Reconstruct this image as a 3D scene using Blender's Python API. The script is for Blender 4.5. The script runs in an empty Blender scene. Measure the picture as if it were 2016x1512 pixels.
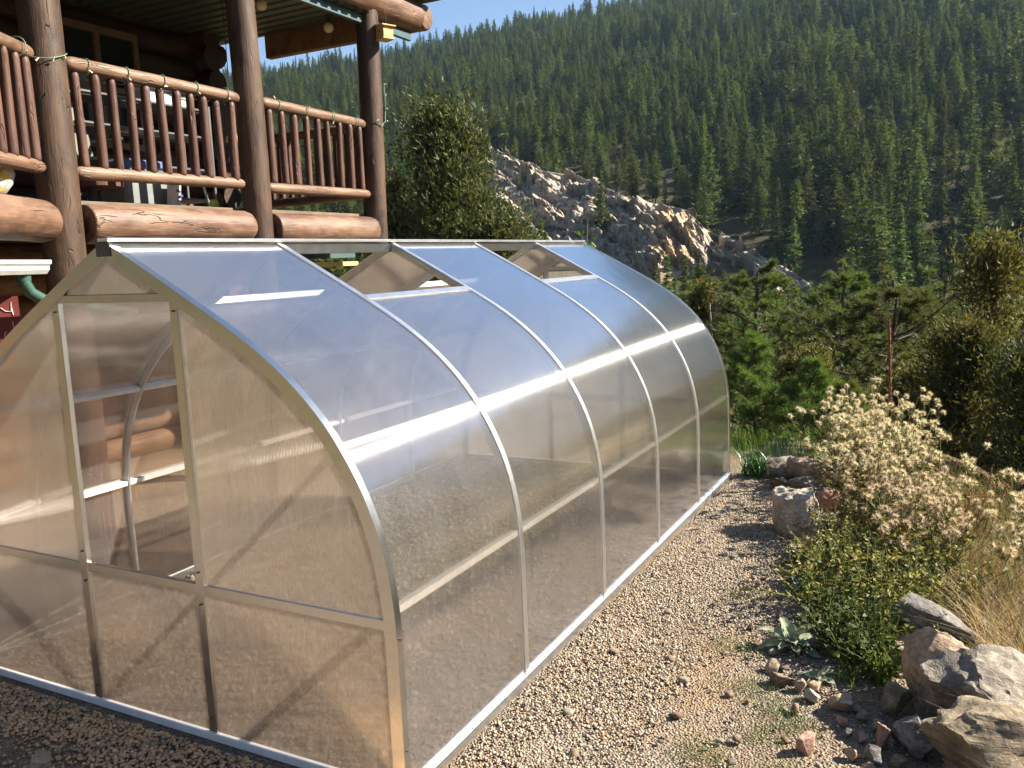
import bpy, bmesh, math, random
import numpy as np
from mathutils import Vector, Matrix, noise
rad = math.radians
D = bpy.data
scene = bpy.context.scene
COL = scene.collection

# ------------------------------------------------------------------ camera
cam_d = D.cameras.new("camera")
cam_d.sensor_width = 36.0
cam_d.lens = 36.0 * 1689.8 / 2016.0
cam_d.clip_start = 0.05
cam_d.clip_end = 6000.0
cam = D.objects.new("camera", cam_d)
COL.objects.link(cam)
_R = Vector((0.88661836, 0.46088775, -0.03860528))
_U = Vector((-0.03200747, 0.14441478, 0.98899944))
_F = Vector((-0.46139289, 0.87562941, -0.14279265))
CAMP = Vector((3.1567, -2.4155, 1.9985))
cam.matrix_world = Matrix(((_R.x, _U.x, -_F.x, CAMP.x), (_R.y, _U.y, -_F.y, CAMP.y), (_R.z, _U.z, -_F.z, CAMP.z), (0, 0, 0, 1)))
scene.camera = cam

# ------------------------------------------------------------------ sky and sun
SUN_AZ, SUN_EL = rad(58.0), rad(36.5)          # azimuth from +Y towards +X
world = D.worlds.new("World")
scene.world = world
world.use_nodes = True
wn = world.node_tree.nodes
sky_n = wn.new("ShaderNodeTexSky")
sky_n.sky_type = 'NISHITA'
sky_n.sun_disc = False
sky_n.sun_elevation = SUN_EL
sky_n.sun_rotation = SUN_AZ
sky_n.altitude = 2200
sky_n.air_density = 1.0
sky_n.dust_density = 0.7
sky_n.ozone_density = 1.0
world.node_tree.links.new(sky_n.outputs[0], wn["Background"].inputs[0])
wn["Background"].inputs[1].default_value = 0.062
sun_d = D.lights.new("sun", 'SUN')
sun_d.energy = 5.0
sun_d.angle = rad(0.55)
sun_d.color = (1.0, 0.91, 0.77)
sun = D.objects.new("sun", sun_d)
COL.objects.link(sun)
SUNV = Vector((math.sin(SUN_AZ) * math.cos(SUN_EL), math.cos(SUN_AZ) * math.cos(SUN_EL), math.sin(SUN_EL)))
sun.rotation_euler = SUNV.to_track_quat('Z', 'Y').to_euler()

scene.view_settings.view_transform = 'Standard'
scene.view_settings.look = 'None'
scene.view_settings.exposure = 1.7
scene.view_settings.gamma = 1.0
scene.view_settings.use_curve_mapping = False
cy = scene.cycles
cy.max_bounces = 9
cy.diffuse_bounces = 3
cy.glossy_bounces = 4
cy.transmission_bounces = 8
cy.transparent_max_bounces = 24
cy.volume_bounces = 0
cy.sample_clamp_indirect = 4.0
cy.caustics_reflective = False
cy.caustics_refractive = False
cy.use_denoising = True
cy.use_adaptive_sampling = True
cy.adaptive_threshold = 0.025

# ------------------------------------------------------------------ helpers
def link(o, parent=None):
    COL.objects.link(o)
    if parent is not None:
        o.parent = parent
    return o

def thing(name, label, cat, loc=(0, 0, 0), group=None, rotz=0.0):
    o = D.objects.new(name, None)
    o.empty_display_size = 0.1
    o.location = loc
    o.rotation_euler = (0, 0, rotz)
    link(o)
    return tag(o, label, cat, group)

def tag(o, label, cat, group=None, kind=None):
    if label: o["label"] = label
    if cat: o["category"] = cat
    if group: o["group"] = group
    if kind: o["kind"] = kind
    return o

def fast_mesh(name, V, F, mat=None, smooth=False, mi=None, mats=None):
    """V (n,3) array, F (m,k) uniform polygons."""
    V = np.asarray(V, np.float32).reshape(-1, 3)
    F = np.asarray(F, np.int32)
    me = D.meshes.new(name)
    me.vertices.add(len(V)); me.vertices.foreach_set("co", V.ravel())
    m, k = F.shape
    me.loops.add(m * k); me.loops.foreach_set("vertex_index", F.ravel())
    me.polygons.add(m)
    me.polygons.foreach_set("loop_start", np.arange(0, m * k, k, dtype=np.int32))
    me.polygons.foreach_set("loop_total", np.full(m, k, np.int32))
    if smooth: me.polygons.foreach_set("use_smooth", np.ones(m, bool))
    if mats:
        for x in mats: me.materials.append(x)
    elif mat: me.materials.append(mat)
    if mi is not None: me.polygons.foreach_set("material_index", np.asarray(mi, np.int32))
    me.update(calc_edges=True)
    return me

def obj(name, me, parent=None):
    return link(D.objects.new(name, me), parent)

def py_mesh(name, V, F, mat=None, smooth=False):
    me = D.meshes.new(name)
    me.from_pydata([tuple(v) for v in V], [], F)
    if smooth:
        me.polygons.foreach_set("use_smooth", np.ones(len(F), bool))
    if mat: me.materials.append(mat)
    me.update()
    return me

def box_mesh(name, size, mat, bevel=0.0, seg=1):
    bm = bmesh.new()
    bmesh.ops.create_cube(bm, size=1.0)
    for v in bm.verts:
        v.co = Vector((v.co.x * size[0], v.co.y * size[1], v.co.z * size[2]))
    if bevel > 0:
        bmesh.ops.bevel(bm, geom=bm.edges[:], offset=bevel, segments=seg, profile=0.5, affect='EDGES')
    me = D.meshes.new(name); bm.to_mesh(me); bm.free()
    me.materials.append(mat)
    return me

def box(name, c, size, mat, parent=None, bevel=0.004, rot=None):
    o = obj(name, box_mesh(name, size, mat, bevel), parent)
    o.location = c
    if rot: o.rotation_euler = rot
    return o

def bar_between(name, p0, p1, w, h, mat, parent=None, up=(0, 0, 1), bevel=0.002):
    """box bar from p0 to p1, w across, h along 'up'."""
    p0, p1 = Vector(p0), Vector(p1)
    d = p1 - p0; L = d.length; z = d.normalized()
    y = Vector(up) - z * Vector(up).dot(z); y.normalize()
    x = y.cross(z)
    o = obj(name, box_mesh(name, (w, h, L), mat, bevel), parent)
    m = Matrix((x, y, z)).transposed().to_4x4()
    m.translation = (p0 + p1) / 2
    o.matrix_local = m
    return o

def tube_arrays(path, rads, n=8, cap=True):
    P = np.asarray(path, float); R = np.asarray(rads, float)
    m = len(P)
    T = np.gradient(P, axis=0); T /= np.linalg.norm(T, axis=1)[:, None] + 1e-9
    ref = np.array([0.0, 0, 1]) if abs(T[0, 2]) < 0.9 else np.array([1.0, 0, 0])
    V = []
    a = np.linspace(0, 2 * np.pi, n, endpoint=False)
    x = np.cross(ref, T[0]); x /= np.linalg.norm(x)
    for i in range(m):
        x = x - T[i] * (x @ T[i]); x /= np.linalg.norm(x) + 1e-9
        y = np.cross(T[i], x)
        V.append(P[i] + R[i] * (np.cos(a)[:, None] * x + np.sin(a)[:, None] * y))
    V = np.concatenate(V)
    F = []
    for i in range(m - 1):
        for j in range(n):
            k = (j + 1) % n
            F.append((i * n + j, i * n + k, (i + 1) * n + k, (i + 1) * n + j))
    return V, np.array(F, int)

def tube_mesh(name, paths, mat, n=7, smooth=True):
    """paths: list of (points, radii)"""
    VV, FF, off = [], [], 0
    for p, r in paths:
        V, F = tube_arrays(p, r, n)
        VV.append(V); FF.append(F + off); off += len(V)
    return fast_mesh(name, np.concatenate(VV), np.concatenate(FF), mat, smooth)

# ------------------------------------------------------------------ node helpers
def new_mat(name):
    m = D.materials.new(name); m.use_nodes = True
    nt = m.node_tree
    for n in list(nt.nodes): nt.nodes.remove(n)
    out = nt.nodes.new("ShaderNodeOutputMaterial")
    return m, nt, out

def nd(nt, typ, props=None, **ins):
    n = nt.nodes.new("ShaderNode" + typ)
    if props:
        for k, v in props.items(): setattr(n, k, v)
    for k, v in ins.items():
        key = int(k[1:]) if k[0] == 'i' and k[1:].isdigit() else k.replace('_', ' ')
        s = n.inputs[key]
        if isinstance(v, bpy.types.NodeSocket): nt.links.new(v, s)
        else: s.default_value = v
    return n

def rgba(c): return (c[0], c[1], c[2], 1.0)

def ramp(nt, fac, stops):
    n = nt.nodes.new("ShaderNodeValToRGB")
    e = n.color_ramp.elements
    while len(e) < len(stops): e.new(0.5)
    for el, (p, c) in zip(e, stops):
        el.position = p; el.color = rgba(c)
    nt.links.new(fac, n.inputs[0])
    return n.outputs[0]

def mixc(nt, fac, a, b, blend='MIX'):
    n = nt.nodes.new("ShaderNodeMix"); n.data_type = 'RGBA'; n.blend_type = blend
    for s, v in ((n.inputs[0], fac), (n.inputs[6], a), (n.inputs[7], b)):
        if isinstance(v, bpy.types.NodeSocket): nt.links.new(v, s)
        elif isinstance(v, (int, float)): s.default_value = v
        else: s.default_value = rgba(v)
    return n.outputs[2]

def mth(nt, op, a, b=0.0, clamp=False):
    n = nt.nodes.new("ShaderNodeMath"); n.operation = op; n.use_clamp = clamp
    for s, v in ((n.inputs[0], a), (n.inputs[1], b)):
        if isinstance(v, bpy.types.NodeSocket): nt.links.new(v, s)
        else: s.default_value = v
    return n.outputs[0]

def coords(nt, kind="Object", scale=(1, 1, 1)):
    tc = nt.nodes.new("ShaderNodeTexCoord")
    mp = nd(nt, "Mapping", Vector=tc.outputs[kind])
    mp.inputs["Scale"].default_value = scale
    return mp.outputs[0]

def noise_n(nt, vec, scale, detail=4, rough=0.55, dist=0.0):
    return nd(nt, "TexNoise", Vector=vec, Scale=scale, Detail=detail, Roughness=rough, Distortion=dist).outputs[0]

def simple_mat(name, col, rough=0.6, metal=0.0, var=0.15, nscale=6.0, bump=0.0, bscale=40.0, coat=0.0):
    m, nt, out = new_mat(name)
    v = coords(nt)
    n1 = noise_n(nt, v, nscale, 5)
    dark = tuple(c * (1 - var) for c in col); lite = tuple(min(1, c * (1 + var)) for c in col)
    c = ramp(nt, n1, [(0.3, dark), (0.7, lite)])
    p = nd(nt, "BsdfPrincipled", Base_Color=c, Roughness=rough, Metallic=metal)
    if coat: p.inputs["Coat Weight"].default_value = coat
    if bump:
        b = nd(nt, "Bump", Strength=bump, Distance=0.01, Height=noise_n(nt, v, bscale, 4))
        nt.links.new(b.outputs[0], p.inputs["Normal"])
    nt.links.new(p.outputs[0], out.inputs[0])
    return m

def leaf_mat(name, stops, transl=0.35, rough=0.55, tcol=(1.0, 1.0, 0.55), objvar=0.25, spec=0.25):
    """foliage: colour varies from leaf to leaf and plant to plant, part of the light passes through"""
    m, nt, out = new_mat(name)
    g = nt.nodes.new("ShaderNodeNewGeometry")
    oi = nt.nodes.new("ShaderNodeObjectInfo")
    c = ramp(nt, g.outputs["Random Per Island"], stops)
    k = mth(nt, 'MULTIPLY_ADD', oi.outputs["Random"], 2 * objvar)
    nt.nodes[-1].inputs[2].default_value = 1.0 - objvar
    hs = nd(nt, "HueSaturation", Color=c)
    nt.links.new(k, hs.inputs["Value"])
    hv = mth(nt, 'MULTIPLY_ADD', oi.outputs["Random"], 0.05); nt.nodes[-1].inputs[2].default_value = 0.475
    nt.links.new(hv, hs.inputs["Hue"])
    c2 = hs.outputs[0]
    p = nd(nt, "BsdfPrincipled", Base_Color=c2, Roughness=rough)
    p.inputs["Specular IOR Level"].default_value = spec
    t = nd(nt, "BsdfTranslucent", Color=mixc(nt, 1.0, c2, tcol, 'MULTIPLY'))
    mx = nd(nt, "MixShader", Fac=transl)
    nt.links.new(p.outputs[0], mx.inputs[1]); nt.links.new(t.outputs[0], mx.inputs[2])
    nt.links.new(mx.outputs[0], out.inputs[0])
    return m

# ------------------------------------------------------------------ terrain height (metres)
#H-BEGIN
def sstep(a, b, x):
    t = np.clip((x - a) / (b - a), 0, 1)
    return t * t * (3 - 2 * t)

def vnoise(x, y, seed=0):
    """cheap smooth value noise, vectorised"""
    xi = np.floor(x); yi = np.floor(y); fx = x - xi; fy = y - yi
    fx = fx * fx * (3 - 2 * fx); fy = fy * fy * (3 - 2 * fy)
    def hsh(a, b):
        s = np.sin(a * 127.1 + b * 311.7 + seed * 74.7) * 43758.5453
        return s - np.floor(s)
    return (hsh(xi, yi) * (1 - fx) + hsh(xi + 1, yi) * fx) * (1 - fy) + (hsh(xi, yi + 1) * (1 - fx) + hsh(xi + 1, yi + 1) * fx) * fy

def edge_x(y):
    return np.interp(y, [-6, 0, 1.2, 2.0, 2.6, 3.6, 4.5, 6, 9], [4.6, 3.75, 3.4, 3.25, 3.1, 2.85, 2.6, 2.5, 2.3])

def height(x, y):
    x = np.asarray(x, float); y = np.asarray(y, float)
    s1 = x - edge_x(y)
    s2 = (y - 6.9) * 0.9
    s = np.maximum(s1, s2)
    s = np.maximum(s, 0)
    depth = 4.0 + 9.5 * sstep(-16, 0, x)
    drop = 0.30 * np.minimum(s, 0.8) + 0.56 * np.maximum(s - 0.8, 0)
    near = -depth * (1 - np.exp(-drop / depth * 1.15))
    near = near + 0.05 * sstep(0.3, 3, s) * (vnoise(x * 1.3, y * 1.3, 3) - 0.5) * 3
    dx = x - 2.0; dy = y
    d = np.hypot(dx, dy)
    phi = np.degrees(np.arctan2(dx, dy))
    E = np.interp(phi, [-180, -110, -75, -60, -47, -44, -36.7, -33, -30, -26, -21, -10, 0, 20, 45, 80, 130, 180], [15, 14, 9, 8.5, 10.9, 11.7, 12.3, 12.8, 13.7, 14.3, 15.0, 17.3, 19, 20, 16, 11, 14, 15])
    Dc = 520.0
    z0 = -10.0 + 5.0 * sstep(-25, -55, phi)
    zc = np.tan(np.radians(E)) * Dc
    u = (d - 95.0) / (Dc - 95.0)
    up = np.clip(u, 0, 1)
    zh = z0 + (zc - z0) * up ** 1.12
    back = np.clip(d - Dc, 0, None)
    zh = zh - 0.0009 * back ** 2 / (1 + back / 300.0) 
    amp = 8.0 * sstep(100, 260, d)
    zh = zh + amp * (vnoise(x / 70.0, y / 70.0, 1) - 0.5) + 0.35 * amp * (vnoise(x / 23.0, y / 23.0, 2) - 0.5)
    w = sstep(45, 95, d)
    return near * (1 - w) + zh * w
#H-END
rs = np.random.default_rng(11)

# ------------------------------------------------------------------ ground sheet
def make_terrain():
    m, nt, out = new_mat("ground_soil")
    g = nt.nodes.new("ShaderNodeNewGeometry")
    pos = g.outputs["Position"]
    flat = nd(nt, "VectorMath", {"operation": 'MULTIPLY'}, i0=pos)
    flat.inputs[1].default_value = (1, 1, 0)
    dist = nd(nt, "VectorMath", {"operation": 'DISTANCE'}, i0=flat.outputs[0])
    dist.inputs[1].default_value = (-0.5, 1.0, 0)
    n_big = noise_n(nt, pos, 1.1, 6, 0.6)
    n_mid = noise_n(nt, pos, 9.0, 6, 0.65)
    n_fine = noise_n(nt, pos, 70.0, 5, 0.7)
    dirt = ramp(nt, n_mid, [(0.25, (0.2, 0.13, 0.075)), (0.5, (0.36, 0.25, 0.15)), (0.78, (0.46, 0.34, 0.22))])
    vor = nd(nt, "TexVoronoi", {"feature": 'F1'}, Vector=pos, Scale=85.0)
    peb = ramp(nt, mth(nt, 'MULTIPLY', nd(nt, "SeparateColor", i0=vor.outputs["Color"]).outputs[0], 1.0),
               [(0.0, (0.16, 0.13, 0.10)), (0.5, (0.30, 0.25, 0.2)), (1.0, (0.42, 0.36, 0.29))])
    near = mixc(nt, ramp(nt, n_big, [(0.42, (0, 0, 0)), (0.6, (0.8, 0.8, 0.8))]), peb, dirt)
    near = mixc(nt, mth(nt, 'MULTIPLY', n_fine, 0.5), near, (0.14, 0.1, 0.065))
    slope = ramp(nt, n_mid, [(0.25, (0.10, 0.085, 0.04)), (0.55, (0.2, 0.15, 0.075)), (0.8, (0.3, 0.23, 0.13))])
    f_near = mth(nt, 'MULTIPLY_ADD', dist.outputs["Value"], 0.8); nt.nodes[-1].inputs[2].default_value = -3.5; nt.nodes[-1].use_clamp = True
    c1 = mixc(nt, f_near, near, slope)
    n_h = noise_n(nt, pos, 0.09, 7, 0.65)
    hillc = ramp(nt, n_h, [(0.3, (0.045, 0.045, 0.022)), (0.55, (0.07, 0.062, 0.036)), (0.75, (0.13, 0.105, 0.07))])
    f_far = mth(nt, 'MULTIPLY_ADD', dist.outputs["Value"], 0.02); nt.nodes[-1].inputs[2].default_value = -0.5; nt.nodes[-1].use_clamp = True
    c2 = mixc(nt, f_far, c1, hillc)
    p = nd(nt, "BsdfPrincipled", Base_Color=c2, Roughness=0.95)
    p.inputs["Specular IOR Level"].default_value = 0.1
    hgt = mth(nt, 'ADD', mth(nt, 'MULTIPLY', n_fine, 0.5), vor.outputs["Distance"])
    b = nd(nt, "Bump", Strength=0.9, Distance=0.02, Height=hgt)
    nt.links.new(b.outputs[0], p.inputs["Normal"])
    nt.links.new(p.outputs[0], out.inputs[0])
    na = 300
    r = 0.05 * 1.0455 ** np.arange(236)
    a = np.linspace(0, 2 * np.pi, na, endpoint=False)
    cx, cyy = 2.3, 1.6      # fan of short quads closes the middle
    r[0] = 0.0005
    X = cx + r[:, None] * np.cos(a); Y = cyy + r[:, None] * np.sin(a)
    Z = height(X, Y)
    amp = 0.02 * sstep(0, 1, r)[:, None]
    inside = (np.abs(X) < 1.45) & (Y > -0.08) & (Y < 5.2)
    Z = Z + np.where(inside, 0.2, 1.0) * amp * ((vnoise(X * 3, Y * 3, 5) - 0.5) + 0.6 * (vnoise(X * 9, Y * 9, 6) - 0.5)) - 0.006
    V = np.stack([X, Y, Z], -1).reshape(-1, 3)
    V = np.vstack([V, [[cx, cyy, 0]]])
    F = []
    i = np.arange(len(r) - 1)[:, None] * na; j = np.arange(na)[None]; k = (j + 1) % na
    F = np.stack([i + j, i + na + j, i + na + k, i + k], -1).reshape(-1, 4)
    cen = len(V) - 1
    j = np.arange(na)
    me = fast_mesh("terrain", V, F, m, True)
    o = obj("terrain", me)
    o["kind"] = "structure"
    return o
make_terrain()

# ------------------------------------------------------------------ rocks
def rock_arrays(seed, size, cuts=14, sub=4, rough=0.05, flat=None, lay=0.0, blocky=0.0):
    """angular stone: sphere clipped by random planes, then roughened"""
    rng = np.random.default_rng(seed)
    bm = bmesh.new()
    bmesh.ops.create_icosphere(bm, subdivisions=sub, radius=1.0)
    V = np.array([v.co[:] for v in bm.verts]); F = np.array([[v.index for v in f.verts] for f in bm.faces])
    bm.free()
    for _ in range(cuts):
        n = rng.normal(size=3)
        if blocky > 0:
            e_ = np.zeros(3); e_[_ % 3] = rng.choice([-1, 1]); n = e_ + n * blocky
        n /= np.linalg.norm(n)
        d = rng.uniform(0.52, 0.86) if blocky == 0 else rng.uniform(0.38, 0.72)
        e = V @ n - d
        V = V - np.where(e > 0, e * 0.96, 0)[:, None] * n
    if flat is not None:
        V[:, 2] = np.where(V[:, 2] > flat, flat + (V[:, 2] - flat) * 0.15, V[:, 2])
    off = rng.uniform(0, 50, 3)
    if rough > 0:
        nn = V / (np.linalg.norm(V, axis=1)[:, None] + 1e-6)
        k = np.array([noise.fractal(Vector(v * 2.2 + off), 0.9, 2.1, 5) for v in V])
        V = V + nn * (k * rough)[:, None]
    if lay > 0:
        t = V @ np.array([0.25, 0.1, 0.96]) * 7 + 0.6 * np.sin(V[:, 0] * 3 + off[0])
        st = np.floor(t) + sstep(0.0, 0.35, t - np.floor(t))
        V = V * (1 + lay * np.sin(st * 2.4 + off[1]))[:, None]
    V = V / np.abs(V).max(0)
    return V * np.array(size) / 2.0, F

def rock_mat(name, ca, cb, cc=None, vein=0.15, scale=6.0, band=None, rough=0.85):
    m, nt, out = new_mat(name)
    v = coords(nt)
    n1 = noise_n(nt, v, scale, 8, 0.65, 0.6)
    n2 = noise_n(nt, v, scale * 5, 6, 0.7)
    bv = coords(nt, "Object", band or (1.0, 1.0, 4.0))
    n3 = noise_n(nt, bv, scale * 1.5, 6, 0.6, 1.2)
    cc = cc or tuple(x * 0.55 for x in ca)
    c = ramp(nt, n1, [(0.28, cc), (0.45, ca), (0.62, cb), (0.8, tuple(min(1, x * 1.25) for x in cb))])
    c = mixc(nt, ramp(nt, n3, [(0.5, (0, 0, 0)), (0.62, (0.7, 0.7, 0.7))]), c, tuple(x * 0.62 for x in ca))
    c = mixc(nt, ramp(nt, n2, [(0.35, (0.55, 0.55, 0.55)), (0.55, (0, 0, 0))]), c, tuple(x * 0.35 for x in ca))
    p = nd(nt, "BsdfPrincipled", Base_Color=c, Roughness=rough)
    p.inputs["Specular IOR Level"].default_value = 0.25
    vr = nd(nt, "TexVoronoi", {"feature": 'DISTANCE_TO_EDGE'}, Vector=mixc(nt, 0.12, v, nd(nt, "TexNoise", Vector=v, Scale=scale * 2, Detail=4.0).outputs[1]), Scale=scale * 1.1)
    crack = ramp(nt, vr.outputs["Distance"], [(0.0, (0, 0, 0)), (0.06, (1, 1, 1))])
    h = mth(nt, 'ADD', mth(nt, 'MULTIPLY', n2, 0.6), mth(nt, 'ADD', mth(nt, 'MULTIPLY', n3, 0.8), mth(nt, 'MULTIPLY', crack, vein)))
    b = nd(nt, "Bump", Strength=0.75, Distance=0.12 / scale, Height=h)
    nt.links.new(b.outputs[0], p.inputs["Normal"])
    nt.links.new(p.outputs[0], out.inputs[0])
    return m

MR = {
 'tan': rock_mat("rock_tan", (0.42, 0.30, 0.2), (0.58, 0.43, 0.3), (0.25, 0.17, 0.11), scale=7),
 'pink': rock_mat("rock_pink", (0.45, 0.27, 0.2), (0.58, 0.38, 0.28), (0.28, 0.15, 0.11), scale=7),
 'grey': rock_mat("rock_grey", (0.25, 0.215, 0.17), (0.40, 0.345, 0.275), (0.10, 0.088, 0.075), scale=7, band=(1, 1, 5)),
 'blue': rock_mat("rock_blue_grey", (0.19, 0.175, 0.16), (0.31, 0.29, 0.265), (0.09, 0.085, 0.08), scale=8),
 'pale': rock_mat("rock_pale", (0.5, 0.43, 0.34), (0.64, 0.56, 0.45), (0.3, 0.25, 0.19), scale=7),
 'brown': rock_mat("rock_brown", (0.23, 0.18, 0.12), (0.38, 0.31, 0.21), (0.10, 0.08, 0.06), scale=7, band=(1, 1, 8)),
 'red': rock_mat("rock_red", (0.32, 0.2, 0.15), (0.45, 0.31, 0.24), (0.18, 0.1, 0.08), scale=8),
}
def rock(name, label, xy, size, mat, seed, rz=0.0, tilt=(0, 0), sink=0.18, group=None, sub=5, cuts=17, z=None, flat=None, lay=0.0, rough=0.055, parent=None, blocky=0.6):
    V, F = rock_arrays(seed, size, cuts, sub, rough, flat, lay, blocky)
    me = fast_mesh(name, V, F, MR[mat] if isinstance(mat, str) else mat, False)
    o = obj(name, me, parent)
    me.polygons.foreach_set("use_smooth", np.ones(len(F), bool))
    try: me.set_sharp_from_angle(angle=rad(32))
    except Exception: pass
    zz = float(height(xy[0], xy[1])) if z is None else z
    o.location = (xy[0], xy[1], zz + size[2] * (0.5 - sink))
    o.rotation_euler = (tilt[0], tilt[1], rz)
    if parent is None: tag(o, label, "rock", group)
    return o

G_ROCK = "rocks edging the planting bed"
rock("border_rock", "long tan slab rock with lit top near the far greenhouse corner", (2.08, 5.15), (0.50, 0.34, 0.24), 'tan', 3, 0.2, (0.12, 0.22), group=G_ROCK)
rock("border_rock", "dark grey block rock beside the green iris-like leaves", (1.80, 5.22), (0.33, 0.32, 0.24), 'grey', 8, 0.7, group=G_ROCK, lay=0.02)
rock("border_rock", "small brown rock at the foot of the dark grey block rock", (1.84, 4.86), (0.21, 0.2, 0.17), 'brown', 13, 1.1, group=G_ROCK)
rock("border_rock", "low grey rock wedged under the long tan slab rock", (2.03, 4.88), (0.30, 0.26, 0.15), 'grey', 17, 0.1, group=G_ROCK)
rock("border_rock", "mauve grey rock behind the pale flat-topped boulder", (2.30, 4.36), (0.28, 0.24, 0.24), 'pink', 21, 0.5, group=G_ROCK)
rock("border_rock", "pale flat-topped boulder beside the gravel path", (2.17, 3.78), (0.38, 0.40, 0.40), 'pale', 25, 0.4, (0.05, -0.15), group=G_ROCK, flat=0.5, blocky=0, cuts=13, rough=.09)
rock("border_rock", "reddish rock half covered by yellowing leaves", (2.36, 3.32), (0.25, 0.24, 0.22), 'red', 33, 0.9, group=G_ROCK)
rock("border_rock", "small orange-brown rock between the pale boulder and the reddish rock", (2.32, 3.66), (0.16, 0.16, 0.14), 'tan', 37, 0.2, group=G_ROCK)
rock("border_rock", "small tan rock almost buried in green leaves", (2.80, 2.62), (0.16, 0.15, 0.10), 'tan', 41, 0.9, group=G_ROCK)
rock("border_rock", "long blue-grey slab rock slanting down towards the dry grass", (3.07, 2.14), (0.50, 0.24, 0.27), 'blue', 45, -0.25, (0.1, 0.42), group=G_ROCK)
rock("border_rock", "flat pink rock below the blue-grey slab", (2.99, 1.98), (0.28, 0.20, 0.13), 'pink', 51, -0.2, (0.0, 0.15), group=G_ROCK, flat=0.4)
rock("border_rock", "tall tan and pink boulder leaning behind the big grey boulder", (3.10, 1.50), (0.34, 0.42, 0.44), 'tan', 57, 0.35, (-0.15, 0.32), group=G_ROCK, blocky=0, cuts=12, rough=.09)
rock("border_rock", "big grey peaked boulder with dark streaks beside the dry grass", (3.32, 1.32), (0.58, 0.44, 0.50), 'grey', 62, 0.1, (0.05, 0.2), group=G_ROCK, lay=0.03, cuts=11, blocky=0, rough=.09)
rock("border_rock", "large brown-grey layered boulder cut off by the picture's bottom corner", (3.38, 0.95), (0.68, 0.46, 0.38), 'brown', 67, -0.15, (0.1, 0.1), group=G_ROCK, lay=0.03, blocky=0, cuts=13, rough=.09)
rock("border_rock", "dark brown upright rock leaning on the tan boulder", (2.95, 1.36), (0.15, 0.15, 0.2), 'brown', 71, 0.4, (0.1, 0.2), group=G_ROCK)
rock("border_rock", "dark grey rock at the foot of the big grey boulder", (3.05, 1.10), (0.17, 0.17, 0.22), 'blue', 77, 0.2, group=G_ROCK)
rock("border_rock", "small upright red-brown cobble standing in the shaded gravel", (2.93, 1.10), (0.08, 0.08, 0.15), 'red', 81, 0.1, group=G_ROCK, cuts=9)
rock("path_stone", "small pink square-topped stone alone on the dirt path", (2.66, 0.93), (0.085, 0.08, 0.09), 'pink', 85, 0.5, group="stones on the path", sub=4, flat=0.5)
rock("path_stone", "rounded tan stone on the dirt in front of the gable", (-0.14, -0.44), (0.115, 0.10, 0.09), 'tan', 89, 0.2, group="stones on the path", sub=4)
CHUNKY = ["small tan chunky stone nearest the big felted rosette", "wide brown chunky stone left of the smaller felted rosette", "rounded tan chunky stone just right of the wide brown one",
    "small tan chunky stone touching the smaller felted rosette", "palest chunky stone in the rubble", "largest tan chunky stone in the rubble before the dark brown upright rock",
    "small reddish stone alone in the thin grass on the path", "small brown stone between the largest tan chunky stone and the dark brown rock", "small tan stone at the bottom edge of the rubble",
    "grey angular stone at the bottom edge of the rubble", "reddish flat stone lowest in the rubble", "brown stone below the upright red-brown cobble", "small pink stone below the largest tan chunky stone",
    "little grey stone in the shaded rubble below the small pink one", "little red stone left of the upright red-brown cobble", "brown stone above the upright red-brown cobble", "reddish stone pressed against the foot of the tall tan boulder"]
G_CH = "chunky stones below the soft grey-leaved plants"
for i, (x, y, w, h, mt) in enumerate([(2.41, 1.58, .09, .06, 'tan'), (2.47, 1.45, .115, .075, 'brown'), (2.55, 1.43, .075, .07, 'tan'), (2.62, 1.46, .07, .055, 'tan'),
        (2.61, 1.36, .075, .065, 'pale'), (2.75, 1.34, .125, .085, 'tan'), (2.57, 1.22, .06, .045, 'red'), (2.84, 1.27, .055, .055, 'brown'),
        (2.83, .96, .055, .055, 'tan'), (2.91, .98, .075, .075, 'blue'), (2.90, .90, .06, .045, 'red'), (2.99, .97, .075, .08, 'brown'), (2.76, 1.21, .06, .04, 'pink'),
        (2.80, 1.12, .05, .04, 'blue'), (2.86, 1.10, .05, .045, 'red'), (2.90, 1.20, .06, .06, 'brown'), (2.98, 1.22, .07, .07, 'red')]):
    rock("chunky_stone", CHUNKY[i], (x, y), (w, w * rs.uniform(.8, 1.1), h * 1.1), mt, 100 + i, rs.uniform(0, 3), group=G_CH, sub=3, cuts=10)
# loose stones on the path
G_LS = "loose stones strewn over the path"
proto = [rock_arrays(200 + i, (1, 1, .7), 10, 2, 0.05) for i in range(6)]
pm = [[fast_mesh("loose_stone", v, f, MR[c]) for c in ('tan', 'pale', 'red', 'grey')] for v, f in proto]
for i in range(95):
    y = rs.uniform(-0.6, 3.2)
    x = rs.uniform(1.9, float(edge_x(y)) - 0.35) if i % 6 else rs.uniform(1.5, 2.0)
    o = obj("loose_stone", pm[rs.integers(6)][rs.choice([0, 0, 1, 2, 3])])
    s = rs.uniform(0.022, 0.055)
    o.scale = (s, s * rs.uniform(.8, 1.2), s)
    o.location = (x, y, float(height(x, y)) + s * 0.18)
    o.rotation_euler = (rs.uniform(-.3, .3), rs.uniform(-.3, .3), rs.uniform(0, 6.28))
    tag(o, "loose stone larger than the gravel lying on the path", "stone", G_LS)

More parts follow.
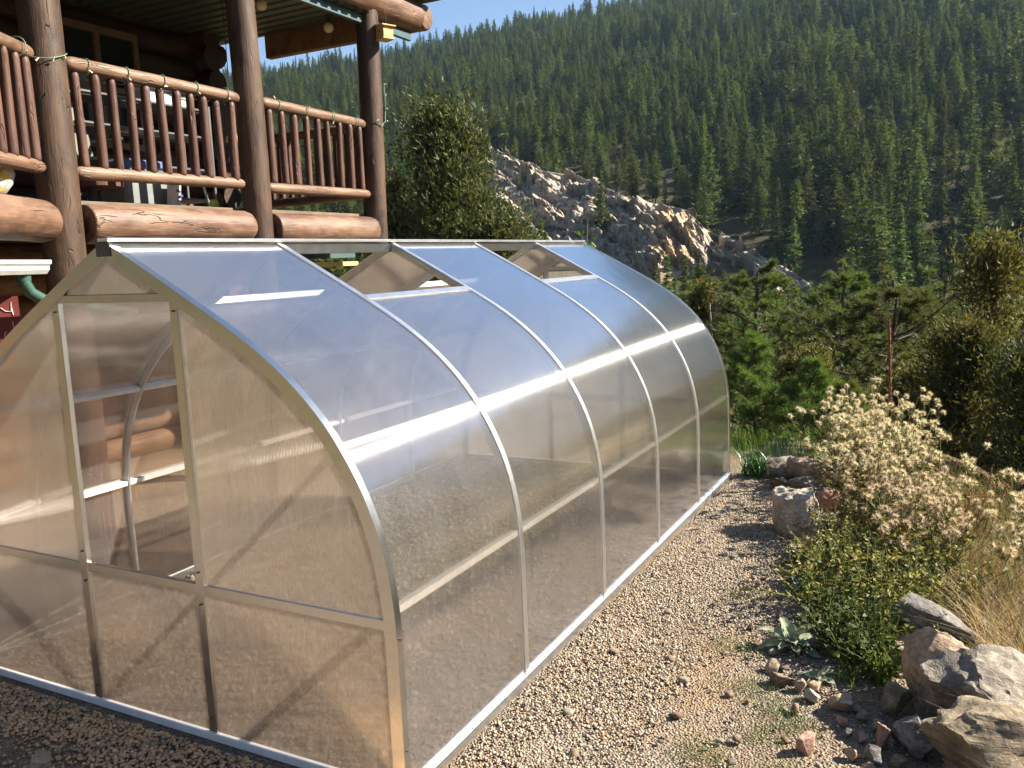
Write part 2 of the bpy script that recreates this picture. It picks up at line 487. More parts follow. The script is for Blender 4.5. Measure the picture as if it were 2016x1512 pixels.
# gravel
def gravel_mat(nm, k):
    m, nt, out = new_mat(nm)
    g = nt.nodes.new("ShaderNodeNewGeometry")
    c = ramp(nt, g.outputs["Random Per Island"], [(0.0, (0.17, 0.145, 0.12)), (0.2, (0.33, 0.28, 0.22)), (0.45, (0.43, 0.365, 0.28)), (0.62, (0.48, 0.38, 0.265)), (0.8, (0.36, 0.265, 0.19)), (0.9, (0.54, 0.49, 0.41)), (1.0, (0.27, 0.245, 0.215))])
    c = mixc(nt, 0.6, c, mixc(nt, noise_n(nt, coords(nt), 60, 4), (0.5, 0.5, 0.5), (1.25, 1.2, 1.15)), 'MULTIPLY')
    p = nd(nt, "BsdfPrincipled", Base_Color=c, Roughness=0.9)
    p.inputs["Specular IOR Level"].default_value = 0.2
    if k is not None: nt.links.new(mixc(nt, 1.0, c, k, 'MULTIPLY'), p.inputs["Base Color"])
    nt.links.new(p.outputs[0], out.inputs[0])
    return m
def make_gravel():
    m = gravel_mat("gravel_stone", None); mb = gravel_mat("gravel_stone_brown", (1.35, 1.08, 0.82))
    base = []
    for i in range(8):
        V, F = rock_arrays(300 + i, (1, 1, .75), 7, 1, 0.30)
        base.append((V, F))
    def scatter(n, xf, yr, dens, r0, r1, name, label, m=m):
        xs, ys = [], []
        while len(xs) < n:
            y = rs.uniform(*yr); lo, hi = xf(y)
            x = rs.uniform(lo, hi)
            if rs.random() < dens(x, y): xs.append(x); ys.append(y)
        xs, ys = np.array(xs), np.array(ys)
        z = height(xs, ys)
        s = rs.uniform(r0, r1, n) * rs.choice([.7, 1, 1, 1.35], n)
        VV, FF, off = [], [], 0
        for b in range(8):
            idx = np.arange(b, n, 8); V, F = base[b]
            a = rs.uniform(0, 6.28, len(idx)); t = rs.uniform(-.6, .6, len(idx))
            ca, sa, ct, st = np.cos(a), np.sin(a), np.cos(t), np.sin(t)
            P = V[None] * s[idx][:, None, None]
            x1 = P[..., 0] * ca[:, None] - P[..., 1] * sa[:, None]; y1 = P[..., 0] * sa[:, None] + P[..., 1] * ca[:, None]
            z1 = P[..., 2] * ct[:, None] + x1 * st[:, None]
            Q = np.stack([x1 + xs[idx][:, None], y1 + ys[idx][:, None], z1 + (z[idx] + s[idx] * 0.2)[:, None]], -1)
            VV.append(Q.reshape(-1, 3))
            FF.append((F[None] + (np.arange(len(idx)) * len(V))[:, None, None] + off).reshape(-1, 3)); off += len(idx) * len(V)
        o = obj(name, fast_mesh(name, np.concatenate(VV), np.concatenate(FF), m))
        tag(o, label, "gravel", None, "stuff")
    def d_path(x, y):
        t = (x - 1.4) / (float(edge_x(y)) - 1.4)
        n = float(vnoise(np.array(x * 1.7), np.array(y * 1.7), 9))
        f = 1.0 - 0.93 * float(sstep(0.15, 0.45, np.array(t + 0.5 * (n - 0.5)))) * (1 if y < 2.9 else 0.25)
        return f
    scatter(62000, lambda y: (1.41, float(edge_x(y)) - 0.25), (-1.0, 7.2), d_path, 0.007, 0.0148, "gravel", "grey and tan gravel covering the path along the greenhouse")
    scatter(10000, lambda y: (-1.9, 1.45), (-1.15, -0.04), lambda x, y: float(np.clip(0.10 + 1.3 * sstep(-0.55, -0.05, np.array(y + 0.4 * (float(vnoise(np.array(x * 2), np.array(y * 2), 4)) - .5))), 0, 1)), 0.010, 0.021, "gravel", "brown gravel in the shade along the front gable of the greenhouse", mb)
    scatter(9000, lambda y: (-1.33, 1.33), (0.06, 5.0), lambda x, y: 1.0, 0.016, 0.036, "gravel", "gravel floor inside the greenhouse")
make_gravel()

# ------------------------------------------------------------------ greenhouse
def alu_mat(name, col=(0.78, 0.79, 0.8), rough=0.32):
    m, nt, out = new_mat(name)
    v = coords(nt, "Object", (1, 1, 1))
    n1 = noise_n(nt, v, 14, 5, 0.6); n2 = noise_n(nt, v, 90, 3)
    c = ramp(nt, n1, [(0.3, tuple(x * 0.9 for x in col)), (0.7, col)])
    r = mth(nt, 'MULTIPLY_ADD', n1, 0.10); nt.nodes[-1].inputs[2].default_value = rough - 0.05
    p = nd(nt, "BsdfPrincipled", Base_Color=c, Metallic=1.0, Roughness=r)
    nt.links.new(p.outputs[0], out.inputs[0])
    return m
ALU = alu_mat("galvanised_steel", (0.64, 0.65, 0.66), 0.24)
ALU_C = alu_mat("bright_aluminium_cap", (0.86, 0.87, 0.88), 0.36)
ALU_D = simple_mat("dull_aluminium", (0.86, 0.86, 0.85), 0.4, 0.1, 0.08, 12)
BOLT = simple_mat("bolt_steel", (0.12, 0.12, 0.12), 0.5, 0.8)

def panel_mats(axis):
    """twin-wall polycarbonate: flat glossy skins, inner webs that smear light across them"""
    def common(nt):
        g = nt.nodes.new("ShaderNodeNewGeometry")
        dot = nd(nt, "VectorMath", {"operation": 'DOT_PRODUCT'}, i0=g.outputs["Normal"], i1=g.outputs["Incoming"])
        c = mth(nt, 'ABSOLUTE', dot.outputs["Value"])
        p5 = mth(nt, 'POWER', mth(nt, 'SUBTRACT', 1.0, c, True), 2.4)
        return g, p5
    m, nt, out = new_mat("polycarbonate_" + "xyz"[axis])
    g, p5 = common(nt)
    tc = nt.nodes.new("ShaderNodeTexCoord")
    sp = nd(nt, "SeparateXYZ", i0=tc.outputs["Object"])
    w = mth(nt, 'SINE', mth(nt, 'MULTIPLY', sp.outputs[axis], 2 * math.pi / 0.0075))
    ax = nt.nodes.new("ShaderNodeCombineXYZ")
    nt.links.new(mth(nt, 'MULTIPLY', w, 0.85), ax.inputs[axis])
    add = nd(nt, "VectorMath", {"operation": 'ADD'}, i0=g.outputs["Normal"], i1=ax.outputs[0])
    nf = nd(nt, "VectorMath", {"operation": 'NORMALIZE'}, i0=add.outputs[0]).outputs[0]
    # faint waviness of the sheet and dust
    wv = noise_n(nt, tc.outputs["Object"], 2.2, 3)
    bp = nd(nt, "Bump", Strength=0.25, Distance=0.01, Height=wv)
    gl1 = nd(nt, "BsdfGlossy", Color=(0.95, 0.96, 1.0, 1), Roughness=0.13, Normal=bp.outputs[0])
    gl2 = nd(nt, "BsdfGlossy", Color=(0.96, 0.95, 0.94, 1), Roughness=0.10, Normal=nf)
    gl = nd(nt, "MixShader", Fac=0.22); nt.links.new(gl1.outputs[0], gl.inputs[1]); nt.links.new(gl2.outputs[0], gl.inputs[2])
    tr = nd(nt, "BsdfTransparent", Color=(0.93, 0.89, 0.85, 1))
    rf = nd(nt, "BsdfRefraction", Color=(0.96, 0.91, 0.86, 1), Roughness=0.09 if axis == 0 else 0.2, IOR=1.26, Normal=nf)
    b1 = nd(nt, "MixShader", Fac=0.80 if axis == 0 else 0.42); nt.links.new(tr.outputs[0], b1.inputs[1]); nt.links.new(rf.outputs[0], b1.inputs[2])
    tl = nd(nt, "BsdfTranslucent", Color=(0.93, 0.83, 0.71, 1))
    df = nd(nt, "BsdfDiffuse", Color=(0.75, 0.74, 0.73, 1))
    mk = nd(nt, "MixShader", Fac=0.3); nt.links.new(tl.outputs[0], mk.inputs[1]); nt.links.new(df.outputs[0], mk.inputs[2])
    dust = ramp(nt, noise_n(nt, tc.outputs["Object"], 5.0, 8, 0.7), [(0.35, ((0.21 if axis == 0 else 0.18),) * 3), (0.75, ((0.33 if axis == 0 else 0.29),) * 3)])
    st = nd(nt, "Mapping", Vector=tc.outputs["Object"]); st.inputs["Scale"].default_value = (130 if axis == 0 else 1.0, 130 if axis == 1 else 1.0, 1.2)
    streak = ramp(nt, noise_n(nt, st.outputs[0], 1.0, 5, 0.75), [(0.3, (0.55,) * 3), (0.72, (1.5,) * 3)])
    line = mth(nt, 'MULTIPLY_ADD', w, 0.22); nt.nodes[-1].inputs[2].default_value = 1.0
    dust = mth(nt, 'MULTIPLY', mth(nt, 'MULTIPLY', dust, streak), line, True)
    b2 = nd(nt, "MixShader", Fac=dust); nt.links.new(b1.outputs[0], b2.inputs[1]); nt.links.new(mk.outputs[0], b2.inputs[2])
    f = mth(nt, 'MULTIPLY_ADD', p5, 1.5); nt.nodes[-1].inputs[2].default_value = 0.10; nt.nodes[-1].use_clamp = True
    fin = nd(nt, "MixShader", Fac=f); nt.links.new(b2.outputs[0], fin.inputs[1]); nt.links.new(gl.outputs[0], fin.inputs[2])
    nt.links.new(fin.outputs[0], out.inputs[0])
    # inner skin and cut edges
    m2, nt, out = new_mat("polycarbonate_inner_" + "xyz"[axis])
    g, p5 = common(nt)
    tr = nd(nt, "BsdfTransparent", Color=(0.985, 0.975, 0.965, 1))
    gl = nd(nt, "BsdfGlossy", Color=(0.95, 0.95, 0.95, 1), Roughness=0.1)
    f = mth(nt, 'MULTIPLY_ADD', p5, 0.4); nt.nodes[-1].inputs[2].default_value = 0.035
    fin = nd(nt, "MixShader", Fac=f); nt.links.new(tr.outputs[0], fin.inputs[1]); nt.links.new(gl.outputs[0], fin.inputs[2])
    nt.links.new(fin.outputs[0], out.inputs[0])
    return [m, m2]
PC_X = panel_mats(0)
PC_Y = panel_mats(1)

BAY, NB = 1.017, 5
LEN = BAY * NB
_raw = np.array([(0, 2.135), (.18, 2.04), (.355, 1.945), (.557, 1.834), (.70, 1.752), (.80, 1.688), (.905, 1.612), (.99, 1.538), (1.058, 1.470), (1.12, 1.398), (1.17, 1.325), (1.226, 1.233),
                 (1.278, 1.122), (1.315, 1.016), (1.340, .905), (1.355, .808), (1.362, .723), (1.366, .62), (1.366, .4), (1.366, .2), (1.366, 0.0)])
_al = np.concatenate([[0], np.cumsum(np.hypot(*np.diff(_raw, axis=0).T))])
ARC = _al[-1]
_tt = np.linspace(0, ARC, 160)
_px, _pz = np.interp(_tt, _al, _raw[:, 0]), np.interp(_tt, _al, _raw[:, 1])
for _ in range(6):
    _px[1:-1] = (_px[:-2] + 2 * _px[1:-1] + _px[2:]) / 4; _pz[1:-1] = (_pz[:-2] + 2 * _pz[1:-1] + _pz[2:]) / 4
def prof(t):
    x = np.interp(t, _tt, _px); z = np.interp(t, _tt, _pz)
    e = 0.01
    dx = np.interp(t + e, _tt, _px) - np.interp(t - e, _tt, _px); dz = np.interp(t + e, _tt, _pz) - np.interp(t - e, _tt, _pz)
    l = np.hypot(dx, dz)
    return x, z, -dz / l, dx / l           # point and outward normal
def t_at_z(z): return float(np.interp(-z, -_pz, _tt))

def sweep_arrays(t0, t1, y0, y1, o0, o1, side, n=36, tilt=0.0):
    """closed bar or slab that follows the arch; strips do not share vertices so edges stay crisp"""
    t = np.linspace(t0, t1, n)
    x, z, nx, nz = prof(t)
    def strip(oa, ya, ob, yb):
        A = np.stack([side * (x + nx * oa), np.full(n, ya), z + nz * oa], -1); B = np.stack([side * (x + nx * ob), np.full(n, yb), z + nz * ob], -1)
        return np.concatenate([A, B])
    i = np.arange(n - 1)
    q = np.stack([i, i + n, i + n + 1, i + 1], -1)
    VV, FF, MI, off = [], [], [], 0
    for (oa, ya, ob, yb, mi) in ((o1, y0, o1, y1, 0), (o0, y1, o0, y0, 1), (o0, y0, o1, y0, 1), (o1, y1, o0, y1, 1)):
        VV.append(strip(oa, ya, ob, yb)); f = q + off
        if side < 0: f = f[:, ::-1]
        FF.append(f); MI.append(np.full(len(f), mi)); off += 2 * n
    for k in (0, n - 1):                   # end caps
        c = np.array([[side * (x[k] + nx[k] * o), yy, z[k] + nz[k] * o] for o, yy in ((o0, y0), (o1, y0), (o1, y1), (o0, y1))])
        VV.append(c); f = np.array([[0, 1, 2, 3]]) + off
        FF.append(f if (k == 0) == (side > 0) else f[:, ::-1]); MI.append(np.ones(1, int)); off += 4
    return np.concatenate(VV), np.concatenate(FF), np.concatenate(MI)

def sweep(name, parent, pieces, mats, n=36):
    VV, FF, MM, off = [], [], [], 0
    for pc in pieces:
        V, F, M = sweep_arrays(*pc, n=n)
        VV.append(V); FF.append(F + off); MM.append(M); off += len(V)
    mi = np.concatenate(MM) if len(mats) > 1 else None
    me = fast_mesh(name, np.concatenate(VV), np.concatenate(FF), None, True, mi, mats)
    return obj(name, me, parent)

GH = thing("greenhouse", "arched aluminium greenhouse with clear ribbed panels and open roof vents", "greenhouse")
T_LO = t_at_z(0.742); T_UP = t_at_z(1.345); T_V = t_at_z(1.838)
for side in (1, -1):
    # end arches
    for y0, y1 in ((-0.004, 0.032), (LEN - 0.032, LEN + 0.004)):
        sweep("gable_arch", GH, [(0.0, ARC, y0, y1, -0.048, 0.006, side)], [ALU], 48)
    # ribs: outer cap strip and inner web
    for i in range(1, NB):
        y = i * BAY
        sweep("arch_rib", GH, [(0.02, ARC - 0.01, y - 0.017, y + 0.017, 0.0015, 0.0075, side), (0.02, ARC - 0.01, y - 0.006, y + 0.006, -0.042, 0.0015, side)], [ALU_C], 48)
    for i in range(NB):
        ya, yb = i * BAY + (0.034 if i == 0 else 0.007), (i + 1) * BAY - (0.034 if i == NB - 1 else 0.007)
        vent = i in (1, 3)
        t0 = T_V + 0.012 if vent else 0.012
        o = sweep("roof_panel", GH, [(t0, ARC - 0.02, ya, yb, -0.008, 0.0, side)], PC_Y, 48)
        # purlins behind the sheet
        for t in (T_UP, T_LO):
            sweep("purlin", GH, [(t - 0.014, t + 0.014, ya + 0.001, yb - 0.001, -0.034, -0.002, side)], [ALU_D], 3)
        if vent:
            sweep("vent_sill", GH, [(T_V - 0.022, T_V + 0.014, ya - 0.002, yb + 0.002, -0.03, 0.010, side)], [ALU_C], 3)
            for yy in (ya + 0.012, yb - 0.012):
                sweep("vent_jamb", GH, [(0.045, T_V - 0.024, yy - 0.012, yy + 0.012, -0.036, -0.001, side)], [ALU], 8)
    bar_between("base_rail", (side * 1.372, -0.004, 0.024), (side * 1.372, LEN + 0.004, 0.024), 0.03, 0.05, ALU_C, GH)
# ridge
bar_between("ridge_cap", (0, -0.006, 2.146), (0, LEN + 0.006, 2.146), 0.064, 0.016, ALU_C, GH)
bar_between("ridge_beam", (0, 0.034, 2.103), (0, LEN - 0.034, 2.103), 0.03, 0.055, ALU, GH)
# gables
SX, ZM, ZT, ZB = 0.369, 0.685, 1.904, 0.045
def x_at(z, off=-0.046):
    t = np.linspace(0, ARC, 400); x, zz, nx, nz = prof(t)
    return float(np.interp(-z, -(zz + nz * off), x + nx * off))
def gable_panel(name, poly, y, out_dir, parent):
    n = len(poly); th = 0.007
    ya, yb = (y, y + th) if out_dir < 0 else (y + th, y)
    V = [(p[0], ya, p[1]) for p in poly] + [(p[0], yb, p[1]) for p in poly]
    me = D.meshes.new(name)
    a = list(range(n)); b = list(range(n, 2 * n))
    me.from_pydata(V, [], [a, b[::-1]] + [(i, i + n, (i + 1) % n + n, (i + 1) % n) for i in range(n)])
    for mm in PC_X: me.materials.append(mm)
    mi = [1] * len(me.polygons); mi[0] = 0
    me.polygons.foreach_set("material_index", mi)
    me.update()
    return obj(name, me, parent)
def arc_pts(z0, z1, side, k=22):
    return [(side * x_at(z), z) for z in np.linspace(z0, z1, k)]
for y0, od, open_door in ((0.004, -1, True), (LEN - 0.030, 1, False)):
    yc = y0 + 0.012
    zs = 2.135 - 0.062
    for side in (1, -1):
        bar_between("gable_stud", (side * SX, yc, ZB + 0.001), (side * SX, yc, 1.925 if side else 0), 0.046, 0.026, ALU, GH, up=(0, 1, 0))
        xi = SX + 0.0235
        bar_between("gable_rail", (side * xi, yc + 0.001, ZM), (side * (x_at(ZM) + 0.004), yc + 0.001, ZM), 0.042, 0.024, ALU, GH, up=(0, 1, 0))
        low = [(side * xi, ZB), (side * x_at(ZB), ZB)] + arc_pts(ZB + .02, ZM - 0.022, side, 8) + [(side * xi, ZM - 0.022)]
        zt = float(np.interp(-xi, [-x_at(z) for z in np.linspace(1.6, 2.05, 80)], list(np.linspace(1.6, 2.05, 80))))
        upp = [(side * xi, ZM + 0.022)] + arc_pts(ZM + 0.022, zt, side, 30)
        pl = od * side < 0
        for poly in (low, upp):
            if side * od > 0: poly = poly[::-1]
            gable_panel("gable_panel", poly, yc - 0.0035, od, GH)
    for z in (ZM, ZT):
        bar_between("gable_rail", (-SX + 0.0235, yc + 0.001, z), (SX - 0.0235, yc + 0.001, z), 0.044 if z == ZM else 0.034, 0.024, ALU, GH, up=(0, 1, 0))
    xi = SX - 0.0235
    pan = [[(-xi, ZB), (xi, ZB), (xi, ZM - 0.023), (-xi, ZM - 0.023)]]
    zt = float(np.interp(-xi, [-x_at(z) for z in np.linspace(1.8, 2.07, 80)], list(np.linspace(1.8, 2.07, 80))))
    pan.append([(-xi, ZT + 0.018), (xi, ZT + 0.018), (xi, min(zt, 1.935)), (0, 2.085), (-xi, min(zt, 1.935))])
    if not open_door: pan.append([(-xi, ZM + 0.023), (xi, ZM + 0.023), (xi, ZT - 0.018), (-xi, ZT - 0.018)])
    for poly in pan:
        gable_panel("gable_panel", poly if od < 0 else poly[::-1], yc - 0.0035, od, GH)
    bar_between("sill_rail", (-1.355, yc, 0.020), (1.355, yc, 0.020), 0.036, 0.026, ALU_D, GH, up=(0, 1, 0))
# apex bracket and bolts
box("apex_bracket", (0, -0.007, 2.108), (0.085, 0.004, 0.06), BOLT, GH, 0.001)
bolt_me = None
for (x, y, z, ax) in [(-SX, -0.002, .11, 1), (-SX, -0.002, .62, 1), (SX, -0.002, .11, 1), (SX, -0.002, .62, 1), (SX, -0.002, .76, 1), (SX, -0.002, 1.85, 1), (-SX, -0.002, 1.85, 1), (-SX, -0.002, .76, 1),
                      (-0.02, -0.010, 2.112, 1), (0.02, -0.010, 2.112, 1), (1.374, 0.014, .64, 0), (1.374, 0.014, .2, 0)]:
    if bolt_me is None:
        bm = bmesh.new(); bmesh.ops.create_cone(bm, cap_ends=True, segments=10, radius1=0.0045, radius2=0.0035, depth=0.006)
        bolt_me = D.meshes.new("bolt"); bm.to_mesh(bolt_me); bm.free(); bolt_me.materials.append(BOLT)
    o = obj("bolt", bolt_me, GH); o.location = (x, y, z)
    o.rotation_euler = (rad(90), 0, 0) if ax else (0, rad(90), 0)
# ------------------------------------------------------------------ log cabin with raised porch
def log_mat(name, dark, mid, lite, rough=0.55, crack=0.7, spec=0.4):
    m, nt, out = new_mat(name)
    oi = nt.nodes.new("ShaderNodeObjectInfo")
    tc = nt.nodes.new("ShaderNodeTexCoord")
    sh = nd(nt, "VectorMath", {"operation": 'ADD'}, i0=tc.outputs["Object"])
    cmb = nd(nt, "CombineXYZ", i2=mth(nt, 'MULTIPLY', oi.outputs["Random"], 40.0))
    nt.links.new(cmb.outputs[0], sh.inputs[1])
    def mp(s):
        n = nd(nt, "Mapping", Vector=sh.outputs[0]); n.inputs["Scale"].default_value = s; return n.outputs[0]
    n1 = noise_n(nt, mp((1, 1, 0.35)), 7, 6, 0.62, 0.5)
    n2 = noise_n(nt, mp((1, 1, 0.06)), 60, 5, 0.6, 0.2)
    n4 = noise_n(nt, mp((1, 1, 0.5)), 2.2, 4, 0.6)
    c = ramp(nt, n1, [(0.25, dark), (0.5, mid), (0.78, lite)])
    c = mixc(nt, 0.55, c, ramp(nt, n2, [(0.3, (0.45, 0.42, 0.4)), (0.65, (1.1, 1.08, 1.05))]), 'MULTIPLY')
    c = mixc(nt, ramp(nt, n4, [(0.5, (0, 0, 0)), (0.75, (0.5, 0.5, 0.5))]), c, lite)
    v = nd(nt, "TexVoronoi", {"feature": 'DISTANCE_TO_EDGE'}, Vector=mixc(nt, 0.1, mp((1, 1, 0.10)), nd(nt, "TexNoise", Vector=mp((1, 1, 0.3)), Scale=9.0).outputs[1]), Scale=15.0)
    cr = ramp(nt, v.outputs["Distance"], [(0.0, (0, 0, 0)), (0.028, (1, 1, 1))])
    gate = ramp(nt, noise_n(nt, mp((1, 1, 0.5)), 5.0, 2), [(0.52, (1, 1, 1)), (0.62, (0, 0, 0))])
    crk = mixc(nt, gate, cr, (1, 1, 1))
    c = mixc(nt, mth(nt, 'MULTIPLY', mth(nt, 'SUBTRACT', 1.0, crk), crack), c, tuple(x * 0.16 for x in dark))
    p = nd(nt, "BsdfPrincipled", Base_Color=c, Roughness=rough)
    p.inputs["Specular IOR Level"].default_value = spec
    h = mth(nt, 'ADD', mth(nt, 'MULTIPLY', crk, 0.8), mth(nt, 'ADD', mth(nt, 'MULTIPLY', n2, 0.35), mth(nt, 'MULTIPLY', n1, 0.8)))
    b = nd(nt, "Bump", Strength=0.8, Distance=0.012, Height=h)
    nt.links.new(b.outputs[0], p.inputs["Normal"])
    nt.links.new(p.outputs[0], out.inputs[0])
    return m
W_POST = log_mat("wood_post", (0.022, 0.0125, 0.008), (0.068, 0.038, 0.022), (0.14, 0.08, 0.043), 0.6)
W_BEAM = log_mat("wood_beam", (0.06, 0.03, 0.019), (0.17, 0.094, 0.06), (0.32, 0.205, 0.135), 0.5, 0.6)
W_RAIL = log_mat("wood_rail", (0.08, 0.042, 0.026), (0.185, 0.108, 0.066), (0.30, 0.195, 0.128), 0.5, 0.4)
W_BAL = log_mat("wood_baluster", (0.045, 0.019, 0.014), (0.098, 0.043, 0.028), (0.15, 0.074, 0.048), 0.55, 0.4)
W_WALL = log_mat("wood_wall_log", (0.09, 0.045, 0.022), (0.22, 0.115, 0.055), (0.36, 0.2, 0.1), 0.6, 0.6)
W_UP = log_mat("wood_wall_dark_shaded_log", (0.025, 0.013, 0.008), (0.055, 0.03, 0.018), (0.09, 0.05, 0.03), 0.6, 0.6)  # upper logs: dark stain, with the porch shade also put into the colour
W_DARK = simple_mat("dark_board", (0.05, 0.035, 0.025), 0.8, 0, 0.3, 8)
W_DECK = simple_mat("deck_board", (0.16, 0.11, 0.075), 0.8, 0, 0.3, 5, 0.3)
GREEN_METAL = simple_mat("green_sheet_metal", (0.055, 0.075, 0.05), 0.5, 0.0, 0.2, 3)
TEAL = simple_mat("teal_trim_paint", (0.05, 0.10, 0.105), 0.5, 0.0, 0.15, 6)

def log_me(name, L, r0, r1, seed, mat, n=18, tip0=None, tip1=None, bend=0.01, lump=0.035, ring=0.08):
    """log along local +Z; tip = (length, end radius factor) shapes a hewn end"""
    rng = np.random.default_rng(seed)
    zs = list(np.linspace(0, L, max(4, int(L / ring) + 1)))
    if tip0: zs += [tip0[0] * f for f in (0.05, 0.33, 0.7, 1.0)]
    if tip1: zs += [L - tip1[0] * f for f in (0.05, 0.33, 0.7, 1.0)]
    zs = np.array(sorted(set(np.round(zs, 4))))
    R = r0 + (r1 - r0) * zs / L
    for tip, d in ((tip0, zs), (tip1, L - zs)):
        if tip:
            k = np.clip(d / tip[0], 0, 1)
            R = R * (tip[1] + (1 - tip[1]) * np.sqrt(np.clip(1 - (1 - k) ** 2, 0, 1)))
    a = np.linspace(0, 2 * np.pi, n, endpoint=False)
    off = rng.uniform(0, 60, 3)
    V = []
    for z, r in zip(zs, R):
        bx = bend * math.sin(z * 1.3 + off[0]); by = bend * math.cos(z * 1.1 + off[1])
        for t in a:
            k = 1 + lump * noise.fractal(Vector((math.cos(t) * 1.3 + off[0], math.sin(t) * 1.3 + off[1], z * 1.6 + off[2])), 1.0, 2.0, 3)
            V.append((bx + r * k * math.cos(t), by + r * k * math.sin(t), z))
    m = len(zs)
    F = [(i * n + j, i * n + (j + 1) % n, (i + 1) * n + (j + 1) % n, (i + 1) * n + j) for i in range(m - 1) for j in range(n)]
    F.append(tuple(range(n))[::-1]); F.append(tuple(range((m - 1) * n, m * n)))
    me = py_mesh(name, V, F, mat, True)
    try: me.set_sharp_from_angle(angle=rad(50))
    except Exception: pass
    return me

def log(name, p0, p1, r0, r1, seed, mat, parent, **kw):
    p0, p1 = Vector(p0), Vector(p1)
    o = obj(name, log_me(name, (p1 - p0).length, r0, r1, seed, mat, **kw), parent)
    q = (p1 - p0).to_track_quat('Z', 'Y')
    mt = q.to_matrix().to_4x4(); mt.translation = p0
    o.matrix_local = mt
    return o

CB = thing("log_cabin", "brown log cabin with raised railed porch on round posts behind the greenhouse", "cabin")
XP = -2.83
VL = Vector((0.46, -0.8879, 0.0))
PL = Vector((XP, 1.82, 0))
for i, (x, y, r) in enumerate(((XP, 1.82, .148), (XP, 3.86, .136), (XP, 5.77, .132), (PL.x + VL.x * 2.0, PL.y + VL.y * 2.0, .14))):
    log("porch_post", (x, y, -0.15), (x + 0.01, y, 5.12), r * 1.03, r * 0.95, 500 + i, W_POST, CB, n=28, bend=0.012, ring=0.06, lump=0.03)
# big rim logs
def seg(y0, y1): return (XP + 0.03, y0), (XP + 0.03, y1)
for i, (a, b) in enumerate((seg(1.985, 3.715), seg(4.005, 5.64))):
    log("rim_log", (a[0], a[1], 2.395), (b[0], b[1], 2.395), .152, .145, 520 + i, W_BEAM, CB, n=32, tip0=(0.03, 0.94), tip1=(0.09, 0.72), ring=0.06, bend=0.006)
a = PL + VL * 0.15; b = PL + VL * 1.85
log("rim_log", (b.x, b.y, 2.40), (a.x, a.y, 2.40), .152, .152, 524, W_BEAM, CB, n=32, tip1=(0.14, 0.45), ring=0.06)
# rails and balusters
def railing(p0, p1, nbal, seed, z_top=3.57, z_bot=2.785, r=0.052):
    p0, p1 = Vector(p0), Vector(p1); d = p1 - p0
    log("handrail", (p0.x, p0.y, z_top), (p1.x, p1.y, z_top), r * 1.1, r, seed, W_RAIL, CB, n=20, tip0=(0.09, 0.5), tip1=(0.09, 0.5), bend=0.008)
    log("lower_rail", (p0.x, p0.y, z_bot), (p1.x, p1.y, z_bot + 0.005), r * 1.02, r * 0.95, seed + 1, W_RAIL, CB, n=20, tip0=(0.10, 0.5), tip1=(0.09, 0.5), bend=0.008)
    for k in range(nbal):
        f = (k + 0.62) / (nbal + 0.24)
        p = p0 + d * f
        rr = rs.uniform(0.031, 0.039); t = rs.uniform(-.012, .012)
        log("baluster", (p.x, p.y, z_bot + r * 0.7), (p.x + rs.uniform(-.01, .01), p.y + t, z_top - r * 0.7), rr * 1.05, rr, seed + 10 + k, W_BAL, CB, n=14, tip0=(0.03, 0.75), tip1=(0.055, 0.5), bend=0.004, lump=0.08, ring=0.05)
railing((XP + .01, 1.975, 0), (XP + .01, 3.715, 0), 11, 540)
railing((XP + .01, 4.005, 0), (XP + .01, 5.635, 0), 9, 570)
a = PL + VL * 0.16; b = PL + VL * 1.86
railing((b.x, b.y, 0), (a.x, a.y, 0), 12, 600, 3.585, 2.79)
railing((-4.62, 5.80, 0), (XP - .15, 5.80, 0), 11, 640, 3.57, 2.80)
# deck, joists
for k in range(13):
    box("deck_plank", (-4.70 + k * 0.143, 2.3, 2.565), (0.137, 6.9, 0.034), W_DECK, CB, 0.004)
me = py_mesh("deck_corner", [(-2.915, 1.75, 2.545), (-2.1, 0.12, 2.545), (-2.915, -1.1, 2.545), (-2.915, 1.75, 2.58), (-2.1, 0.12, 2.58), (-2.915, -1.1, 2.58)],
             [(2, 1, 0), (3, 4, 5), (0, 1, 4, 3), (1, 2, 5, 4), (2, 0, 3, 5)], W_DECK)
obj("deck_corner", me, CB)
for k in range(8):
    box("joist", (-3.85, -0.9 + k * 0.93, 2.44), (1.75, 0.05, 0.2), W_DARK, CB)
box("rim_joist", (-2.99, 2.3, 2.44), (0.04, 6.9, 0.2), W_DARK, CB)
# cabin wall of stacked logs, with crossing corner ends
for k in range(19):
    z = 0.12 + k * 0.262
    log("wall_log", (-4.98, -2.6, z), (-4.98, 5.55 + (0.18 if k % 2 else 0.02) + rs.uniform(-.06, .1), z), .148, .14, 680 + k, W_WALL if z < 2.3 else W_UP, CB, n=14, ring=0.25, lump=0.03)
for k in range(19):
    log("corner_log", (-7.2, 5.28, 0.25 + k * 0.262), (-4.62 + rs.uniform(-.08, .12), 5.28, 0.25 + k * 0.262), .14, .135, 710 + k, W_WALL if k < 8 else W_UP, CB, n=12, ring=0.3)
